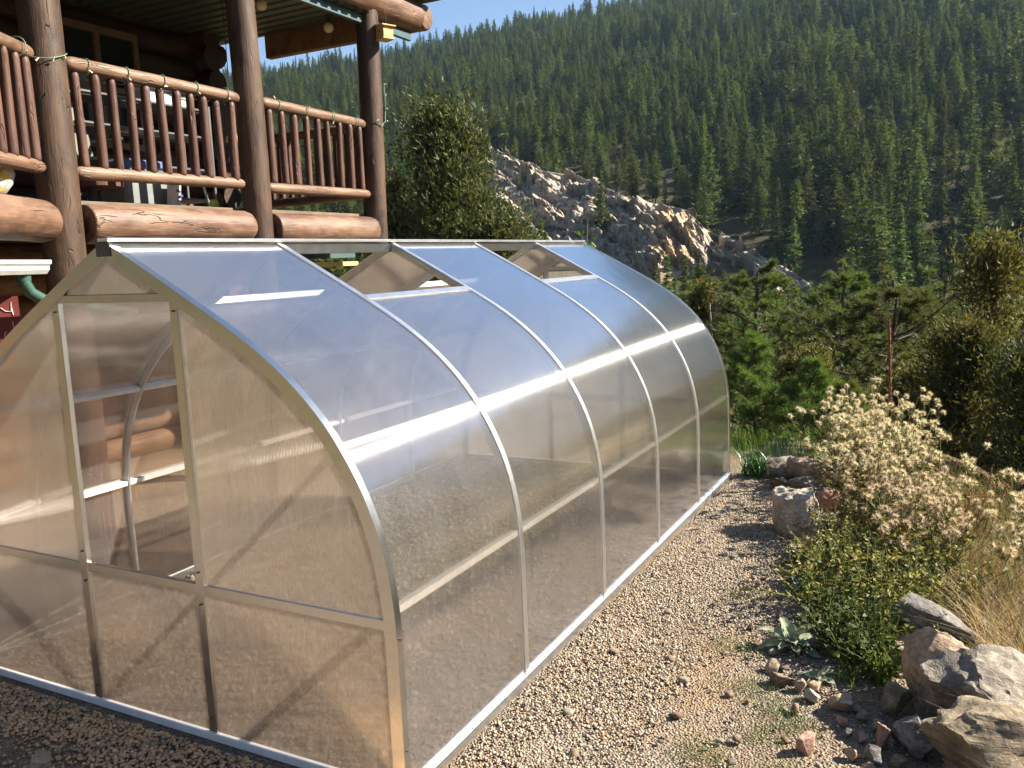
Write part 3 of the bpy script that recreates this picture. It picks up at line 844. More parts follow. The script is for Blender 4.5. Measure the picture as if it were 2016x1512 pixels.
# window
W_FR = simple_mat("window_frame_wood", (0.22, 0.13, 0.07), 0.5)
GLS = D.materials.new("window_glass"); GLS.use_nodes = True
GLS.node_tree.nodes["Principled BSDF"].inputs["Base Color"].default_value = (0.02, 0.025, 0.03, 1); GLS.node_tree.nodes["Principled BSDF"].inputs["Roughness"].default_value = 0.06
win = obj("window", box_mesh("window", (0.05, 0.98, 1.2), W_FR, 0.004), CB); win.location = (-4.80, 3.80, 3.92)
for (yy, zz) in ((-.24, .28), (.24, .28), (-.24, -.28), (.24, -.28)):
    o = obj("pane", box_mesh("pane", (0.012, 0.40, 0.5), GLS, 0), win); o.location = (0.026, yy, zz)
for (yy, zz, sy, sz) in ((0, 0.57, .99, .07), (0, -.57, .99, .07), (-.47, 0, .06, 1.07), (.47, 0, .06, 1.07), (0, 0, .06, 1.07), (0, 0.0, .02, .02)):
    if sy > .03:
        o = obj("frame_bar", box_mesh("frame_bar", (0.05, sy, sz), W_FR, 0.004), win); o.location = (0.04 if sz > sy else 0.043, yy, zz)
# porch ceiling of ribbed metal sheets, trim and roof
prof_y, prof_z = [], []
y = -2.4
sheets = []
while y < 5.7:
    ys = []; 
    for k in range(5):
        ys += [(y, 0.0), (y + 0.10, 0.0), (y + 0.115, 0.024), (y + 0.150, 0.024), (y + 0.165, 0.0)]
        y += 0.165
    sheets.append(ys)
for si, ys in enumerate(sheets):
    ys = [p for p in ys if p[0] <= 5.70]
    V = [(-4.86, p[0], 4.735 + p[1]) for p in ys] + [(-2.70, p[0], 4.735 + p[1]) for p in ys]
    n = len(ys)
    obj("ceiling_sheet", py_mesh("ceiling_sheet", V, [(i, i + 1, i + 1 + n, i + n) for i in range(n - 1)], GREEN_METAL), CB)
box("ceiling_header", (-3.53, 5.74, 4.605), (1.42, 0.10, 0.27), W_WALL, CB, 0.01)
box("trim_board", (XP + 0.02, 2.0, 4.685), (0.05, 9.25, 0.09), TEAL, CB, 0.006)
log("eave_log", (XP + .02, -2.6, 4.925), (XP + .02, 6.72, 4.925), .165, .185, 730, W_BEAM, CB, n=26, tip1=(0.05, 0.9), bend=0.005)
log("eave_end_log", (-3.6, 6.80, 4.95), (XP + .17, 6.80, 4.93), .15, .15, 731, W_BEAM, CB, n=20, tip1=(0.05, 0.85))
box("roof_slab", (-4.9, 2.1, 5.17), (4.8, 9.6, 0.10), GREEN_METAL, CB, 0.01)
# lower storey odds and ends
WHITE = simple_mat("white_paint", (0.72, 0.70, 0.64), 0.5, 0, 0.1, 8)
GUT = simple_mat("gutter_white", (0.62, 0.62, 0.58), 0.35, 0, 0.12, 8)
g = thing("gutter", "short white rain gutter end under the porch beside the leftmost post", "gutter")
gv = [(0, .10), (0, 0), (.06, 0), (.085, .03), (.085, .055), (.105, .075), (.105, .10), (.09, .10)]
n = len(gv)
dirg = Vector((0.45, -0.89, 0)).normalized(); prp = Vector((0.89, 0.45, 0))
A = Vector((-2.83, 1.60, 2.03)); Bp = A + dirg * 1.6
V = [tuple(A + prp * p[0] + Vector((0, 0, p[1]))) for p in gv] + [tuple(Bp + prp * p[0] + Vector((0, 0, p[1]))) for p in gv]
obj("trough", py_mesh("trough", V, [(i, i + 1, i + 1 + n, i + n) for i in range(n - 1)] + [tuple(range(n))[::-1]], GUT), g)
GREENP = simple_mat("downspout_green", (0.045, 0.10, 0.075), 0.3, 0, 0.12, 8)
ds = thing("downspout", "glossy dark green curved downspout pipe below the white gutter", "downspout")
pts = [(-2.74, 1.42, 2.03), (-2.73, 1.42, 1.97), (-2.72, 1.45, 1.90), (-2.71, 1.53, 1.845), (-2.71, 1.62, 1.815), (-2.71, 1.80, 1.78), (-2.72, 2.3, 1.70)]
obj("pipe", tube_mesh("pipe", [(pts, [0.042] * len(pts))], GREENP, 12), ds)
obj("collar", tube_mesh("collar", [([(-2.74, 1.42, 2.035), (-2.74, 1.42, 1.985)], [0.05, 0.05])], GREENP, 12), ds)
REDP = simple_mat("red_paint", (0.15, 0.022, 0.016), 0.7, 0, 0.2, 8)
CHALK = simple_mat("chalk", (0.8, 0.72, 0.66), 0.9)
rb = thing("red_board", "upright red painted board with white chalk marks below the gutter", "board")
# board: faces the camera side, from the ground up
b0 = Vector((-2.93, 1.39, 0)); ex = Vector((0.52, 0.855, 0)).normalized(); en = Vector((0.855, -0.52, 0)).normalized()
wB = 0.16
P = [b0 - ex * wB / 2 + Vector((0, 0, 0)), b0 + ex * wB / 2, b0 + ex * wB / 2 + Vector((0, 0, 1.88)), b0 - ex * wB / 2 + Vector((0, 0, 1.88))]
V = [tuple(p) for p in P] + [tuple(p - en * 0.03) for p in P]
obj("plank", py_mesh("plank", V, [(0, 1, 2, 3), (7, 6, 5, 4), (0, 4, 5, 1), (1, 5, 6, 2), (2, 6, 7, 3), (3, 7, 4, 0)], REDP), rb)
def chalk(path):
    pp = [b0 + en * 0.003 + ex * (u * wB) + Vector((0, 0, v)) for u, v in path]
    obj("chalk_mark", tube_mesh("chalk_mark", [([tuple(p) for p in pp], [0.0032] * len(pp))], CHALK, 5), rb)
chalk([(-.22, 1.80), (-.05, 1.775), (.18, 1.77), (.22, 1.84), (.20, 1.80), (.24, 1.745)])
chalk([(.18, 1.70), (.20, 1.66), (.25, 1.64), (.26, 1.62)])
chalk([(-.12, 1.63), (-.2, 1.60), (-.1, 1.575), (.05, 1.60), (.08, 1.575), (-.02, 1.545), (-.12, 1.55), (-.10, 1.53), (.05, 1.545)])
wp = obj("pale_board", box_mesh("pale_board", (0.03, 0.16, 1.70), WHITE, 0.004)); wp.location = (-3.25, 1.98, 0.85)
tag(wp, "pale upright board half hidden behind the green downspout", "board")
GREYW = simple_mat("grey_board", (0.2, 0.19, 0.17), 0.8, 0, 0.25, 6)
gp = obj("grey_board", box_mesh("grey_board", (0.03, 0.08, 1.75), GREYW, 0.004)); gp.location = (-3.17, 1.84, 0.875)
tag(gp, "narrow grey upright board between the red board and the pale board", "board")
YEL = simple_mat("fresh_yellow_wood", (0.75, 0.50, 0.16), 0.6, 0, 0.1, 6)
o = box("yellow_board", (-3.33, 5.42, 2.03), (0.14, 1.05, 0.05), YEL, None); tag(o, "bright yellow plank under the porch seen through the near roof opening", "board")
o = box("teal_board", (-3.40, 5.40, 2.155), (0.04, 1.3, 0.11), TEAL, None); tag(o, "dark teal plank above the yellow plank under the porch", "board")

# ------------------------------------------------------------------ things on and at the porch
def lathe(name, prof_rz, mat, n=24, parent=None):
    V, F = [], []
    a = np.linspace(0, 2 * np.pi, n, endpoint=False)
    for r, z in prof_rz: V += [(r * math.cos(t), r * math.sin(t), z) for t in a]
    m = len(prof_rz)
    F = [(i * n + j, i * n + (j + 1) % n, (i + 1) * n + (j + 1) % n, (i + 1) * n + j) for i in range(m - 1) for j in range(n)]
    F.append(tuple(range(n))[::-1]); F.append(tuple(range((m - 1) * n, m * n)))
    me = py_mesh(name, V, F, mat, True)
    try: me.set_sharp_from_angle(angle=rad(45))
    except Exception: pass
    return obj(name, me, parent)
DZ = 2.583
# flower pot
pot = thing("flower_pot", "white glazed pot painted with a yellow pear and red flowers by the left rail", "pot", (-2.83, 1.30, DZ))
CER = simple_mat("white_glaze", (0.72, 0.72, 0.66), 0.15, 0, 0.04, 4, coat=0.5)
lathe("bowl", [(.09, 0), (.11, .01), (.155, .07), (.178, .14), (.172, .20), (.15, .245), (.145, .26), (.155, .27), (.15, .275), (.12, .22), (.05, .2)], CER, 32, pot)
def on_pot(name, az, z, w, h, mat, tiltp=0.0, n=14):
    V = [];
    for k in range(n):
        t = 2 * math.pi * k / n
        u = w * math.cos(t); v = h * math.sin(t)
        u, v = u * math.cos(tiltp) - v * math.sin(tiltp), u * math.sin(tiltp) + v * math.cos(tiltp)
        zz = z + v
        r = float(np.interp(zz, [0.01, .07, .14, .20, .245, .26], [.11, .155, .178, .172, .15, .145])) + 0.0035
        aa = az + u / r
        V.append((r * math.cos(aa), r * math.sin(aa), zz))
    obj(name, py_mesh(name, V, [tuple(range(n))], mat), pot)
PY = simple_mat("paint_yellow", (0.8, 0.5, 0.05), 0.2); PR = simple_mat("paint_red", (0.4, 0.02, 0.02), 0.2); PG = simple_mat("paint_green", (0.03, 0.09, 0.03), 0.2)
azc = math.atan2(-2.4155 - 1.30, 3.1567 + 2.83) + 0.35
on_pot("painted_pear", azc + .25, .075, .05, .06, PY); on_pot("painted_pear", azc + .37, .13, .032, .04, PY, .3)
on_pot("painted_flower", azc - .1, .20, .02, .02, PR); on_pot("painted_flower", azc + .3, .225, .016, .014, PR)
on_pot("painted_leaf", azc - .02, .15, .035, .014, PG, .2); on_pot("painted_stem", azc + .12, .175, .004, .045, PG, -.4)
# chest cooler
BLUE = simple_mat("cooler_blue", (0.10, 0.14, 0.26), 0.4); LGREY = simple_mat("cooler_grey", (0.2, 0.21, 0.21), 0.45)
cool = thing("cooler", "blue and white picnic cooler on the porch floor behind the balusters", "cooler", (-3.38, 2.98, DZ))
for nm, c, s, mt in (("body", (0, 0, .16), (.34, .50, .30), LGREY), ("blue_band", (0, 0, .27), (.346, .506, .12), BLUE), ("lid", (0, 0, .365), (.36, .52, .08), BLUE), ("side_trim", (0.0, .262, .22), (.30, .018, .34), WHITE)):
    box(nm, c, s, mt, cool, 0.02)
# rack with slatted shelves
rk = thing("shelf_rack", "grey metal shelf rack standing on the porch against the cabin wall", "rack", (-4.0, 3.55, DZ))
STEEL = simple_mat("shelf_steel", (0.10, 0.105, 0.105), 0.5, 0.3)
for (sx, sy) in ((-.2, -.75), (.2, -.75), (-.2, .75), (.2, .75)): box("upright", (sx, sy, .55), (.03, .03, 1.1), STEEL, rk)
for z in (.15, .45, .78, 1.05):
    for k in range(4): box("shelf_slat", (-.16 + k * .107, 0, z), (.085, 1.52, .022), STEEL, rk)
# camp chair
ch = thing("camp_chair", "grey-green folding chair on the porch behind the first balusters", "chair", (-3.72, 2.72, DZ))
CG = simple_mat("chair_cloth", (0.16, 0.18, 0.14), 0.85); CF = simple_mat("chair_frame", (0.02, 0.02, 0.02), 0.4)
box("seat", (0, 0, .42), (.46, .46, .03), CG, ch); box("backrest", (-.2, 0, .72), (.03, .46, .52), CG, ch, 0.01, (0, -0.2, 0))
for (sx, sy) in ((-.2, -.22), (.2, -.22), (-.2, .22), (.2, .22)): box("leg", (sx, sy, .205), (.025, .025, .41), CF, ch)
for sy in (-.26, .26): box("armrest", (0, sy, .62), (.42, .04, .025), CF, ch)
# small table with a red-brown pan, carton, paper sack, white pole, tub
tb = thing("side_table", "low round brown table standing just behind the lower rail", "table", (-3.22, 2.42, DZ))
lathe("table_top", [(.22, .13), (.235, .14), (.235, .215), (.22, .225), (.02, .225)], W_BAL, 22, tb)
lathe("leg", [(.09, 0), (.09, .015), (.028, .03), (.022, .13)], STEEL, 12, tb)
ct = thing("carton", "white printed carton on top of the shelf rack", "carton", (-3.98, 3.85, DZ + 1.063))
box("box_body", (0, 0, .12), (.3, .55, .24), WHITE, ct, 0.004)
for k in range(3): box("print_line", (.152, .08 + .02 * k, .17 - .05 * k), (.002, .2, .012), CF, ct, 0)
sk = thing("paper_sack", "white paper sack with purple lettering leaning on the porch floor", "sack", (-3.12, 3.16, DZ))
box("sack_body", (0, 0, .12), (.07, .12, .24), WHITE, sk, 0.015, (0, 0.12, 0))
PUR = simple_mat("purple_ink", (0.13, 0.08, 0.3), 0.6)
for k in range(4): box("lettering", (.052 - .006 * k, .02 + .012 * (k % 2), .05 + .045 * k), (.003, .05, .018), PUR, sk, 0, (0.5 * (k % 2) - .2, 0.12, 0))
pl = obj("white_pole", log_me("white_pole", .70, .012, .010, 5, WHITE, n=8, bend=0, lump=0)); pl.location = (-3.3, 3.74, DZ); pl.rotation_euler = (0.16, -0.1, 0)
tag(pl, "thin white pole leaning behind the right balusters of the near bay", "pole")
tub = thing("wire_basket", "dark wire basket holding a yellow-green ball near the middle post", "basket", (-3.12, 3.62, DZ))
lathe("ball", [(.005, .0), (.03, .008), (.042, .03), (.045, .045), (.042, .06), (.03, .082), (.005, .09)], simple_mat("ball_yellow_green", (0.5, 0.62, 0.12), 0.5), 16, tub)
pth = []
for k in range(10):
    t = k * 0.628
    pth.append(([(.07 * math.cos(t), .07 * math.sin(t), 0.002), (.085 * math.cos(t), .085 * math.sin(t), .07), (.06 * math.cos(t), .06 * math.sin(t), .15)], [.002] * 3))
obj("wires", tube_mesh("wires", pth, STEEL, 5), tub)
hl = thing("yellow_lamp", "small round yellow lamp hanging behind the last baluster by the middle post", "lamp", (-3.35, 4.17, 3.27))
lathe("lamp_shade", [(.075, 0), (.08, .01), (.07, .05), (.045, .08), (.01, .09)], simple_mat("lamp_yellow", (0.75, 0.42, 0.08), 0.4), 18, hl)
obj("hanger", tube_mesh("hanger", [([(0, 0, .085), (0, 0, 1.46)], [.004, .004])], CF, 6), hl)
# globe lamps under the ceiling
GLOBE = simple_mat("opal_glass", (0.72, 0.66, 0.48), 0.25, 0, 0.03, 4)
for (x, y, lab) in ((-3.1, 4.44, "cream globe lamp under the porch ceiling beside the middle post"), (-3.1, 5.47, "cream globe lamp under the porch ceiling nearer the birdhouse")):
    gl = thing("globe_lamp", lab, "lamp", (x, y, 4.55), "globe lamps")
    lathe("globe", [(.004, -.006)] + [(.056 * math.sin(t), .05 - .056 * math.cos(t)) for t in np.linspace(.15, 2.7, 12)], GLOBE, 20, gl)
    lathe("socket", [(.022, .098), (.026, .11), (.026, .15), (.008, .158), (.006, .183)], CF, 12, gl)
# birdhouse
bh = thing("birdhouse", "small yellow wooden birdhouse hanging on the far porch post", "birdhouse", (XP + 0.24, 5.80, 4.46), rotz=rad(-22))
BW = simple_mat("birdhouse_pine", (0.55, 0.33, 0.13), 0.6, 0, 0.15, 10); BW2 = simple_mat("birdhouse_roof", (0.62, 0.42, 0.16), 0.6, 0, 0.12, 10)
box("body", (0, 0, .075), (.15, .13, .13), BW, bh, 0.003); box("floor_board", (0, 0, .004), (.17, .15, .012), BW2, bh, 0.002)
box("roof_board", (.0, 0, .150), (.20, .18, .016), BW2, bh, 0.003, (0, 0.12, 0))
hole = lathe("entrance_hole", [(.0145, 0), (.0145, .003)], CF, 14, bh); hole.rotation_euler = (rad(90), 0, 0); hole.location = (-.01, -.064, .09)
obj("wire", tube_mesh("wire", [([(-.05, 0, .155), (-.03, 0.03, .34)], [.002, .002]), ([(.05, 0, .15), (-.03, 0.03, .34)], [.002, .002])], CF, 5), bh)
# string lights wound round the rails
WIRE = simple_mat("light_wire_green", (0.12, 0.22, 0.14), 0.5); BULB = simple_mat("light_bulb_clear", (0.75, 0.72, 0.55), 0.25)
bulb_me = None
def string(label, p0, p1, wraps, seed, z=3.57, r=0.056):
    global bulb_me
    t = thing("string_lights", label, "lights", (0, 0, 0), "string lights on the railing")
    p0, p1 = Vector(p0), Vector(p1); d = (p1 - p0); L = d.length; dn = d.normalized(); sd = Vector((dn.y, -dn.x, 0))
    rng = np.random.default_rng(seed)
    pts, bulbs = [], []
    n = 400
    for k in range(n + 1):
        s = k / n
        ph = s * wraps; fl = math.floor(ph); fr = ph - fl
        turn = fl + float(sstep(0.36, 0.64, np.array(fr)))
        ang = 2 * math.pi * turn - math.pi * 0.75
        sag = 0.02 * math.sin(fr * 6.28)
        rr = r + 0.004 + (0.01 if 0.36 < fr < 0.64 else 0.0)
        p = p0 + d * s + sd * (rr * math.cos(ang)) + Vector((0, 0, rr * math.sin(ang) - (0.012 if not .36 < fr < .64 else 0)))
        pts.append(tuple(p + Vector((0, 0, z))))
        if k % 16 == 5: bulbs.append((p + Vector((0, 0, z)), ang))
    obj("wire", tube_mesh("wire", [(pts, [0.0042] * len(pts))], WIRE, 5), t)
    if bulb_me is None:
        bm = bmesh.new(); bmesh.ops.create_cone(bm, cap_ends=True, segments=8, radius1=0.007, radius2=0.003, depth=0.032)
        bulb_me = D.meshes.new("bulb"); bm.to_mesh(bulb_me); bm.free(); bulb_me.materials.append(BULB)
    for p, ang in bulbs:
        o = obj("bulb", bulb_me, t)
        o.location = p + sd * 0.014 * math.cos(ang) + Vector((0, 0, 0.016 * math.sin(ang)))
        o.rotation_euler = rng.uniform(-1.6, 1.6, 3)
string("green wired string lights wound round the handrail of the near bay", (XP + .01, 1.98, 0), (XP + .01, 3.74, 0), 5, 1)
string("green wired string lights wound round the handrail of the far bay", (XP + .01, 4.02, 0), (XP + .01, 5.66, 0), 4, 2)
a = PL + VL * 0.16; b = PL + VL * 1.86
string("green wired string lights on the handrail left of the leftmost post", (b.x, b.y, 0), (a.x, a.y, 0), 5, 3, 3.585)
t = thing("string_lights", "strand of clear bulbs running down the far porch post", "lights", (0, 0, 0), "string lights on the railing")
pts = [(XP + .12, 5.90, 4.02), (XP + .14, 5.87, 3.9), (XP + .13, 5.89, 3.75), (XP + .15, 5.84, 3.6), (XP + .15, 5.76, 3.55), (XP + .13, 5.70, 3.60)]
obj("wire", tube_mesh("wire", [(pts, [0.0042] * 6)], WIRE, 5), t)
for p in pts:
    o = obj("bulb", bulb_me, t); o.location = Vector(p) + Vector((.012, .01, 0)); o.rotation_euler = (p[1] * 7, p[2] * 9, 0)
t = thing("string_lights", "wire with bulbs tied across the front of the leftmost post", "lights", (0, 0, 0), "string lights on the railing")
pts = [(XP + .0 + .163 * math.cos(q), 1.82 + .163 * math.sin(q), 3.60 - .05 * math.sin((q + 1.9) * 1.3)) for q in np.linspace(-1.9, 0.9, 14)]
obj("wire", tube_mesh("wire", [(pts, [0.0042] * 14)], WIRE, 5), t)
for p in pts[2::3]:
    o = obj("bulb", bulb_me, t); o.location = Vector(p) + Vector((.01, -.005, -.012)); o.rotation_euler = (p[1] * 7, p[2] * 9, 0)
ROCK_BAND = [(-29.92, 157.78, 6.15, -29.65, 220.67, 29.29), (-29.43, 153.8, 5.1, -29.14, 227.96, 31.41), (-27.75, 148.32, 3.51, -27.49, 213.25, 28.1), (-25.71, 145.32, 2.85, -25.52, 190.34, 21.49), (-22.65, 141.33, 2.12, -22.53, 178.11, 18.11), (-19.3, 123.76, -2.55, -19.23, 155.54, 11.66), (-17.62, 123.77, -2.31, -17.58, 151.11, 10.58), (-15.96, 126.31, -1.4, -15.94, 145.68, 9.24), (-14.81, 126.83, -1.14, -14.8, 134.32, 5.8), (-14.32, 130.86, 0.24, -14.32, 139.34, 5.09), (-12.69, 122.32, -2.24, -12.71, 132.88, 3.12), (-11.08, 117.26, -3.85, -11.1, 125.9, 1.13), (-8.54, 112.72, -5.04, -8.57, 116.37, -1.95), (-6.69, 111.22, -5.52, -6.7, 110.82, -3.61), (-5.63, 111.24, -5.42, -5.62, 107.79, -4.47)]
# ------------------------------------------------------------------ vegetation builders
def unit(v): return v / (np.linalg.norm(v, axis=-1, keepdims=True) + 1e-9)
def rand_dirs(rng, n): return unit(rng.normal(size=(n, 3)))

def blades(rng, C, Dv, n, L, w, spread):
    """n thin triangles leaving each point C along Dv with random spread"""
    M = len(C)
    d = unit(Dv[:, None] + spread * rand_dirs(rng, M * n).reshape(M, n, 3))
    l = L * rng.uniform(.7, 1.15, (M, n, 1))
    p = unit(np.cross(d, rand_dirs(rng, M * n).reshape(M, n, 3)))
    b = C[:, None] + 0 * d
    V = np.stack([b - p * w / 2, b + p * w / 2, b + d * l], 2).reshape(-1, 3)
    return V, np.arange(len(V)).reshape(-1, 3)

def leaf_quads(rng, P, Dv, L, W, droop=0.2):
    """folded diamond leaves"""
    n = len(P)
    s = unit(np.cross(Dv, rand_dirs(rng, n)))
    up = np.cross(s, Dv)
    l = (L * rng.uniform(.6, 1.2, n))[:, None]; w = (W * rng.uniform(.7, 1.2, n))[:, None]
    mid = P + Dv * l * 0.45
    V = np.stack([P, mid + s * w / 2 + up * w * .18, P + Dv * l - up * l * droop, mid - s * w / 2 + up * w * .18], 1).reshape(-1, 3)
    return V, np.arange(n * 4).reshape(-1, 4)

def grass_arrays(rng, P, H, W, lean=0.35, dirs=None):
    n = len(P)
    a = rng.uniform(0, 6.28, n)
    out = np.stack([np.cos(a), np.sin(a), np.zeros(n)], -1) if dirs is None else dirs
    s = np.stack([-out[:, 1], out[:, 0], np.zeros(n)], -1)
    h = H[:, None] if isinstance(H, np.ndarray) else np.full((n, 1), H)
    ln = h * lean * rng.uniform(.3, 1.6, (n, 1))
    z = np.array([0, 0, 1.0])
    w = (W * rng.uniform(.7, 1.2, n))[:, None]
    p1 = P + z * h * .55 + out * ln * .3; p2 = P + z * h * rng.uniform(.75, 1.0, (n, 1)) + out * ln
    V = np.stack([P - s * w / 2, P + s * w / 2, p1 + s * w * .4, p1 - s * w * .4, p2], 1)
    b = np.arange(n)[:, None] * 5
    F = np.concatenate([b + [0, 1, 2], b + [0, 2, 3], b + [3, 2, 4]])
    return V.reshape(-1, 3), F

BARK = simple_mat("pine_bark", (0.075, 0.052, 0.036), 0.9, 0, 0.4, 9, 0.6, 30)
BARK_G = simple_mat("grey_bark", (0.2, 0.175, 0.15), 0.9, 0, 0.35, 9, 0.5, 30)
L_PINE = leaf_mat("pine_needles", [(0, (0.045, 0.075, 0.02)), (0.5, (0.095, 0.13, 0.036)), (0.85, (0.15, 0.175, 0.052)), (1, (0.22, 0.2, 0.075))], 0.4)
L_YPINE = leaf_mat("young_pine_needles", [(0, (0.06, 0.11, 0.025)), (0.6, (0.12, 0.18, 0.04)), (1, (0.21, 0.24, 0.07))], 0.4)
L_JUN = leaf_mat("juniper_sprays", [(0, (0.055, 0.068, 0.022)), (0.5, (0.13, 0.132, 0.045)), (0.85, (0.19, 0.175, 0.062)), (1, (0.24, 0.175, 0.068))], 0.38)
L_JUND = leaf_mat("dark_juniper_sprays", [(0, (0.03, 0.042, 0.016)), (0.5, (0.072, 0.08, 0.03)), (0.85, (0.12, 0.118, 0.044)), (1, (0.18, 0.15, 0.06))], 0.32)
L_FAR = leaf_mat("hillside_needles", [(0, (0.04, 0.066, 0.02)), (0.5, (0.085, 0.12, 0.034)), (0.85, (0.15, 0.175, 0.048)), (1, (0.21, 0.19, 0.06))], 0.35, objvar=0.45, spec=0.08)
L_DEAD = leaf_mat("dead_needles", [(0, (0.09, 0.05, 0.03)), (1, (0.2, 0.11, 0.06))], 0.2)

# ---- hillside conifers
def conifer_crown(seed, H, R, pw, nb, base, clump, flat=0.45):
    rng = np.random.default_rng(seed)
    t = rng.uniform(0, 1, nb) ** 0.9
    z = H * (base + (1 - base) * t)
    Lb = R * (np.clip(1 - t, 0, 1) ** pw) * rng.uniform(.45, 1.15, nb) + 0.12
    if pw < .6: Lb *= sstep(-.1, .35, t)
    a = rng.uniform(0, 6.28, nb)
    # some sides of the tree are thinner
    Lb *= 0.8 + 0.25 * np.sin(a * 2 + rng.uniform(0, 6)) 
    el = rng.uniform(-.25, .3, nb)
    d = np.stack([np.cos(a) * np.cos(el), np.sin(a) * np.cos(el), np.sin(el)], -1)
    S = np.linspace(.25, 1.0, 5)
    C = np.stack([np.zeros(nb), np.zeros(nb), z], -1)[:, None] + d[:, None] * (Lb[:, None] * S)[..., None]
    C = C.reshape(-1, 3)
    m = 3
    tp_ = np.repeat(t, 5)[:, None, None, None]
    sz = clump * rng.uniform(.6, 1.3, (len(C), m, 1, 1)) * (1.15 - .75 * tp_)
    off = rng.normal(size=(len(C), m, 3, 3)) * np.array([1, 1, flat]) * 0.62
    ctr = rng.normal(size=(len(C), m, 1, 3)) * clump * 0.4 * (1.1 - .9 * tp_)
    V = (C[:, None, None] + ctr + off * sz).reshape(-1, 3)
    top = np.array([[0, 0, H * 1.02]]) 
    return V, np.arange(len(V)).reshape(-1, 3)

FAR = []
trunk_far = {}
specs = [(9.5, 2.2, .85, 210, .04, .30), (11.0, 2.5, .9, 240, .05, .31), (8.5, 2.1, .8, 190, .04, .29), (10.0, 2.7, .6, 200, .16, .36), (8.0, 2.2, .7, 180, .05, .31), (12.5, 2.3, .95, 250, .07, .30), (6.5, 1.9, .7, 150, .03, .29), (10.0, 2.9, .55, 200, .18, .37)]
for i, (H, R, pw, nb, base, cl) in enumerate(specs):
    V, F = conifer_crown(900 + i, H, R, pw, nb, base, cl)
    cm = fast_mesh("far_crown", V, F, L_FAR)
    tp = [(0, 0, -0.6), (0.03, 0.02, H * .3), (0, 0, H * .93)]
    tm = tube_mesh("far_trunk", [(tp, [H * .017, H * .012, 0.02])], BARK, 6)
    FAR.append((cm, tm, H))
V, F = conifer_crown(950, 7.5, 1.5, .6, 70, .1, .3)
DEADCROWN = fast_mesh("far_crown_brown", V, F, L_DEAD)

_B = np.array(ROCK_BAND); _B[:, 4] = np.maximum(_B[:, 4], _B[:, 1] + 4.0)
def tree_spots():
    rng = np.random.default_rng(77)
    n = 26000
    d = np.sqrt(rng.uniform(30 ** 2, 560 ** 2, n)); phi = np.where(rng.random(n) < .78, rng.uniform(-72, 18, n), rng.uniform(-180, 180, n))
    x = 2 + d * np.sin(np.radians(phi)); y = d * np.cos(np.radians(phi))
    keep = np.ones(n, bool)
    clearing = vnoise(x / 26, y / 26, 21)
    dens = np.where(d < 95, .8, .95) * np.where(clearing < .16, .62, 1.0) * np.where((phi < -72) | (phi > 18), np.where(d < 65, 0, .9), 1.0)
    keep &= rng.random(n) < dens * 0.80
    # little grows on the bare rock, and few trees stand right in front of it
    inb = (phi > _B[0, 0]) & (phi < _B[-1, 0])
    f_, b_ = np.interp(phi, _B[:, 0], _B[:, 1]), np.interp(phi, _B[:, 0], _B[:, 4])
    keep &= ~(inb & (d > f_ - 2) & (d < b_ + 1.5) & (rng.random(n) < .975))
    rock_el = (np.interp(phi, _B[:, 0], _B[:, 2]) - 2.0) / f_
    cap = np.full(n, 9.0)                      # young growth below the cliff, so that the rock stays in view
    zone = inb & (phi > -26) & (d < f_)
    cap[zone] = ((rock_el * d + 2.0 - height(x, y)) / 9.5)[zone] + .06 * rng.random(n)[zone]
    keep &= cap > .2
    keep &= ~(inb & (d > b_) & (d < b_ + 9) & (rng.random(n) < .6))
    keep &= ~((phi < -42) & (d < 42))
    keep &= d > 46
    return x[keep], y[keep], d[keep], phi[keep], cap[keep]
tx, ty, td, tphi, tcap = tree_spots()
tz = height(tx, ty)
rngt = np.random.default_rng(5)
tv = rngt.choice(8, len(tx), p=[.13, .12, .12, .17, .12, .08, .09, .17]); tsc = rngt.uniform(.62, 1.3, len(tx)) * np.where(rngt.random(len(tx)) < .16, .6, 1.0) * (.8 + .4 * vnoise(tx / 31, ty / 31, 15)) * np.where(td < 95, .85, 1.0); trz = rngt.uniform(0, 6.28, len(tx)); tsc = np.minimum(tsc, tcap)
# nearest 300 inside the picture become single trees
rel = np.stack([tx - CAMP.x, ty - CAMP.y, tz + 5 - CAMP.z], -1)
dep = rel @ np.array(_F); u = 1008 + 1689.8 * (rel @ np.array(_R)) / dep; v = 756 - 1689.8 * (rel @ np.array(_U)) / dep
vis = (dep > 0) & (u > 740) & (u < 2040) & (v > -20) & (v < 900) & ~((u < 1420) & (v > 470))
order = np.argsort(np.where(vis, td, 1e9))
single = np.zeros(len(tx), bool); single[order[:300]] = True
G_T = "conifers on the hillside across the valley"
def place_tree(i, dead=False):
    cm, tm, H = FAR[tv[i]]
    t = D.objects.new("pine_tree", None); t.empty_display_size = .2; link(t)
    t.location = (tx[i], ty[i], tz[i] - .15); t.rotation_euler = (0, 0, trz[i]); t.scale = (tsc[i],) * 3
    if dead: tag(t, "rust-brown dead conifer among the green ones on the hillside", "tree", G_T)
    else: tag(t, "green conifer standing on the hillside across the valley", "tree", G_T)
    link(D.objects.new("crown", DEADCROWN if dead else cm), t); link(D.objects.new("trunk", tm), t)
for k, i in enumerate(np.where(single)[0]): place_tree(i)

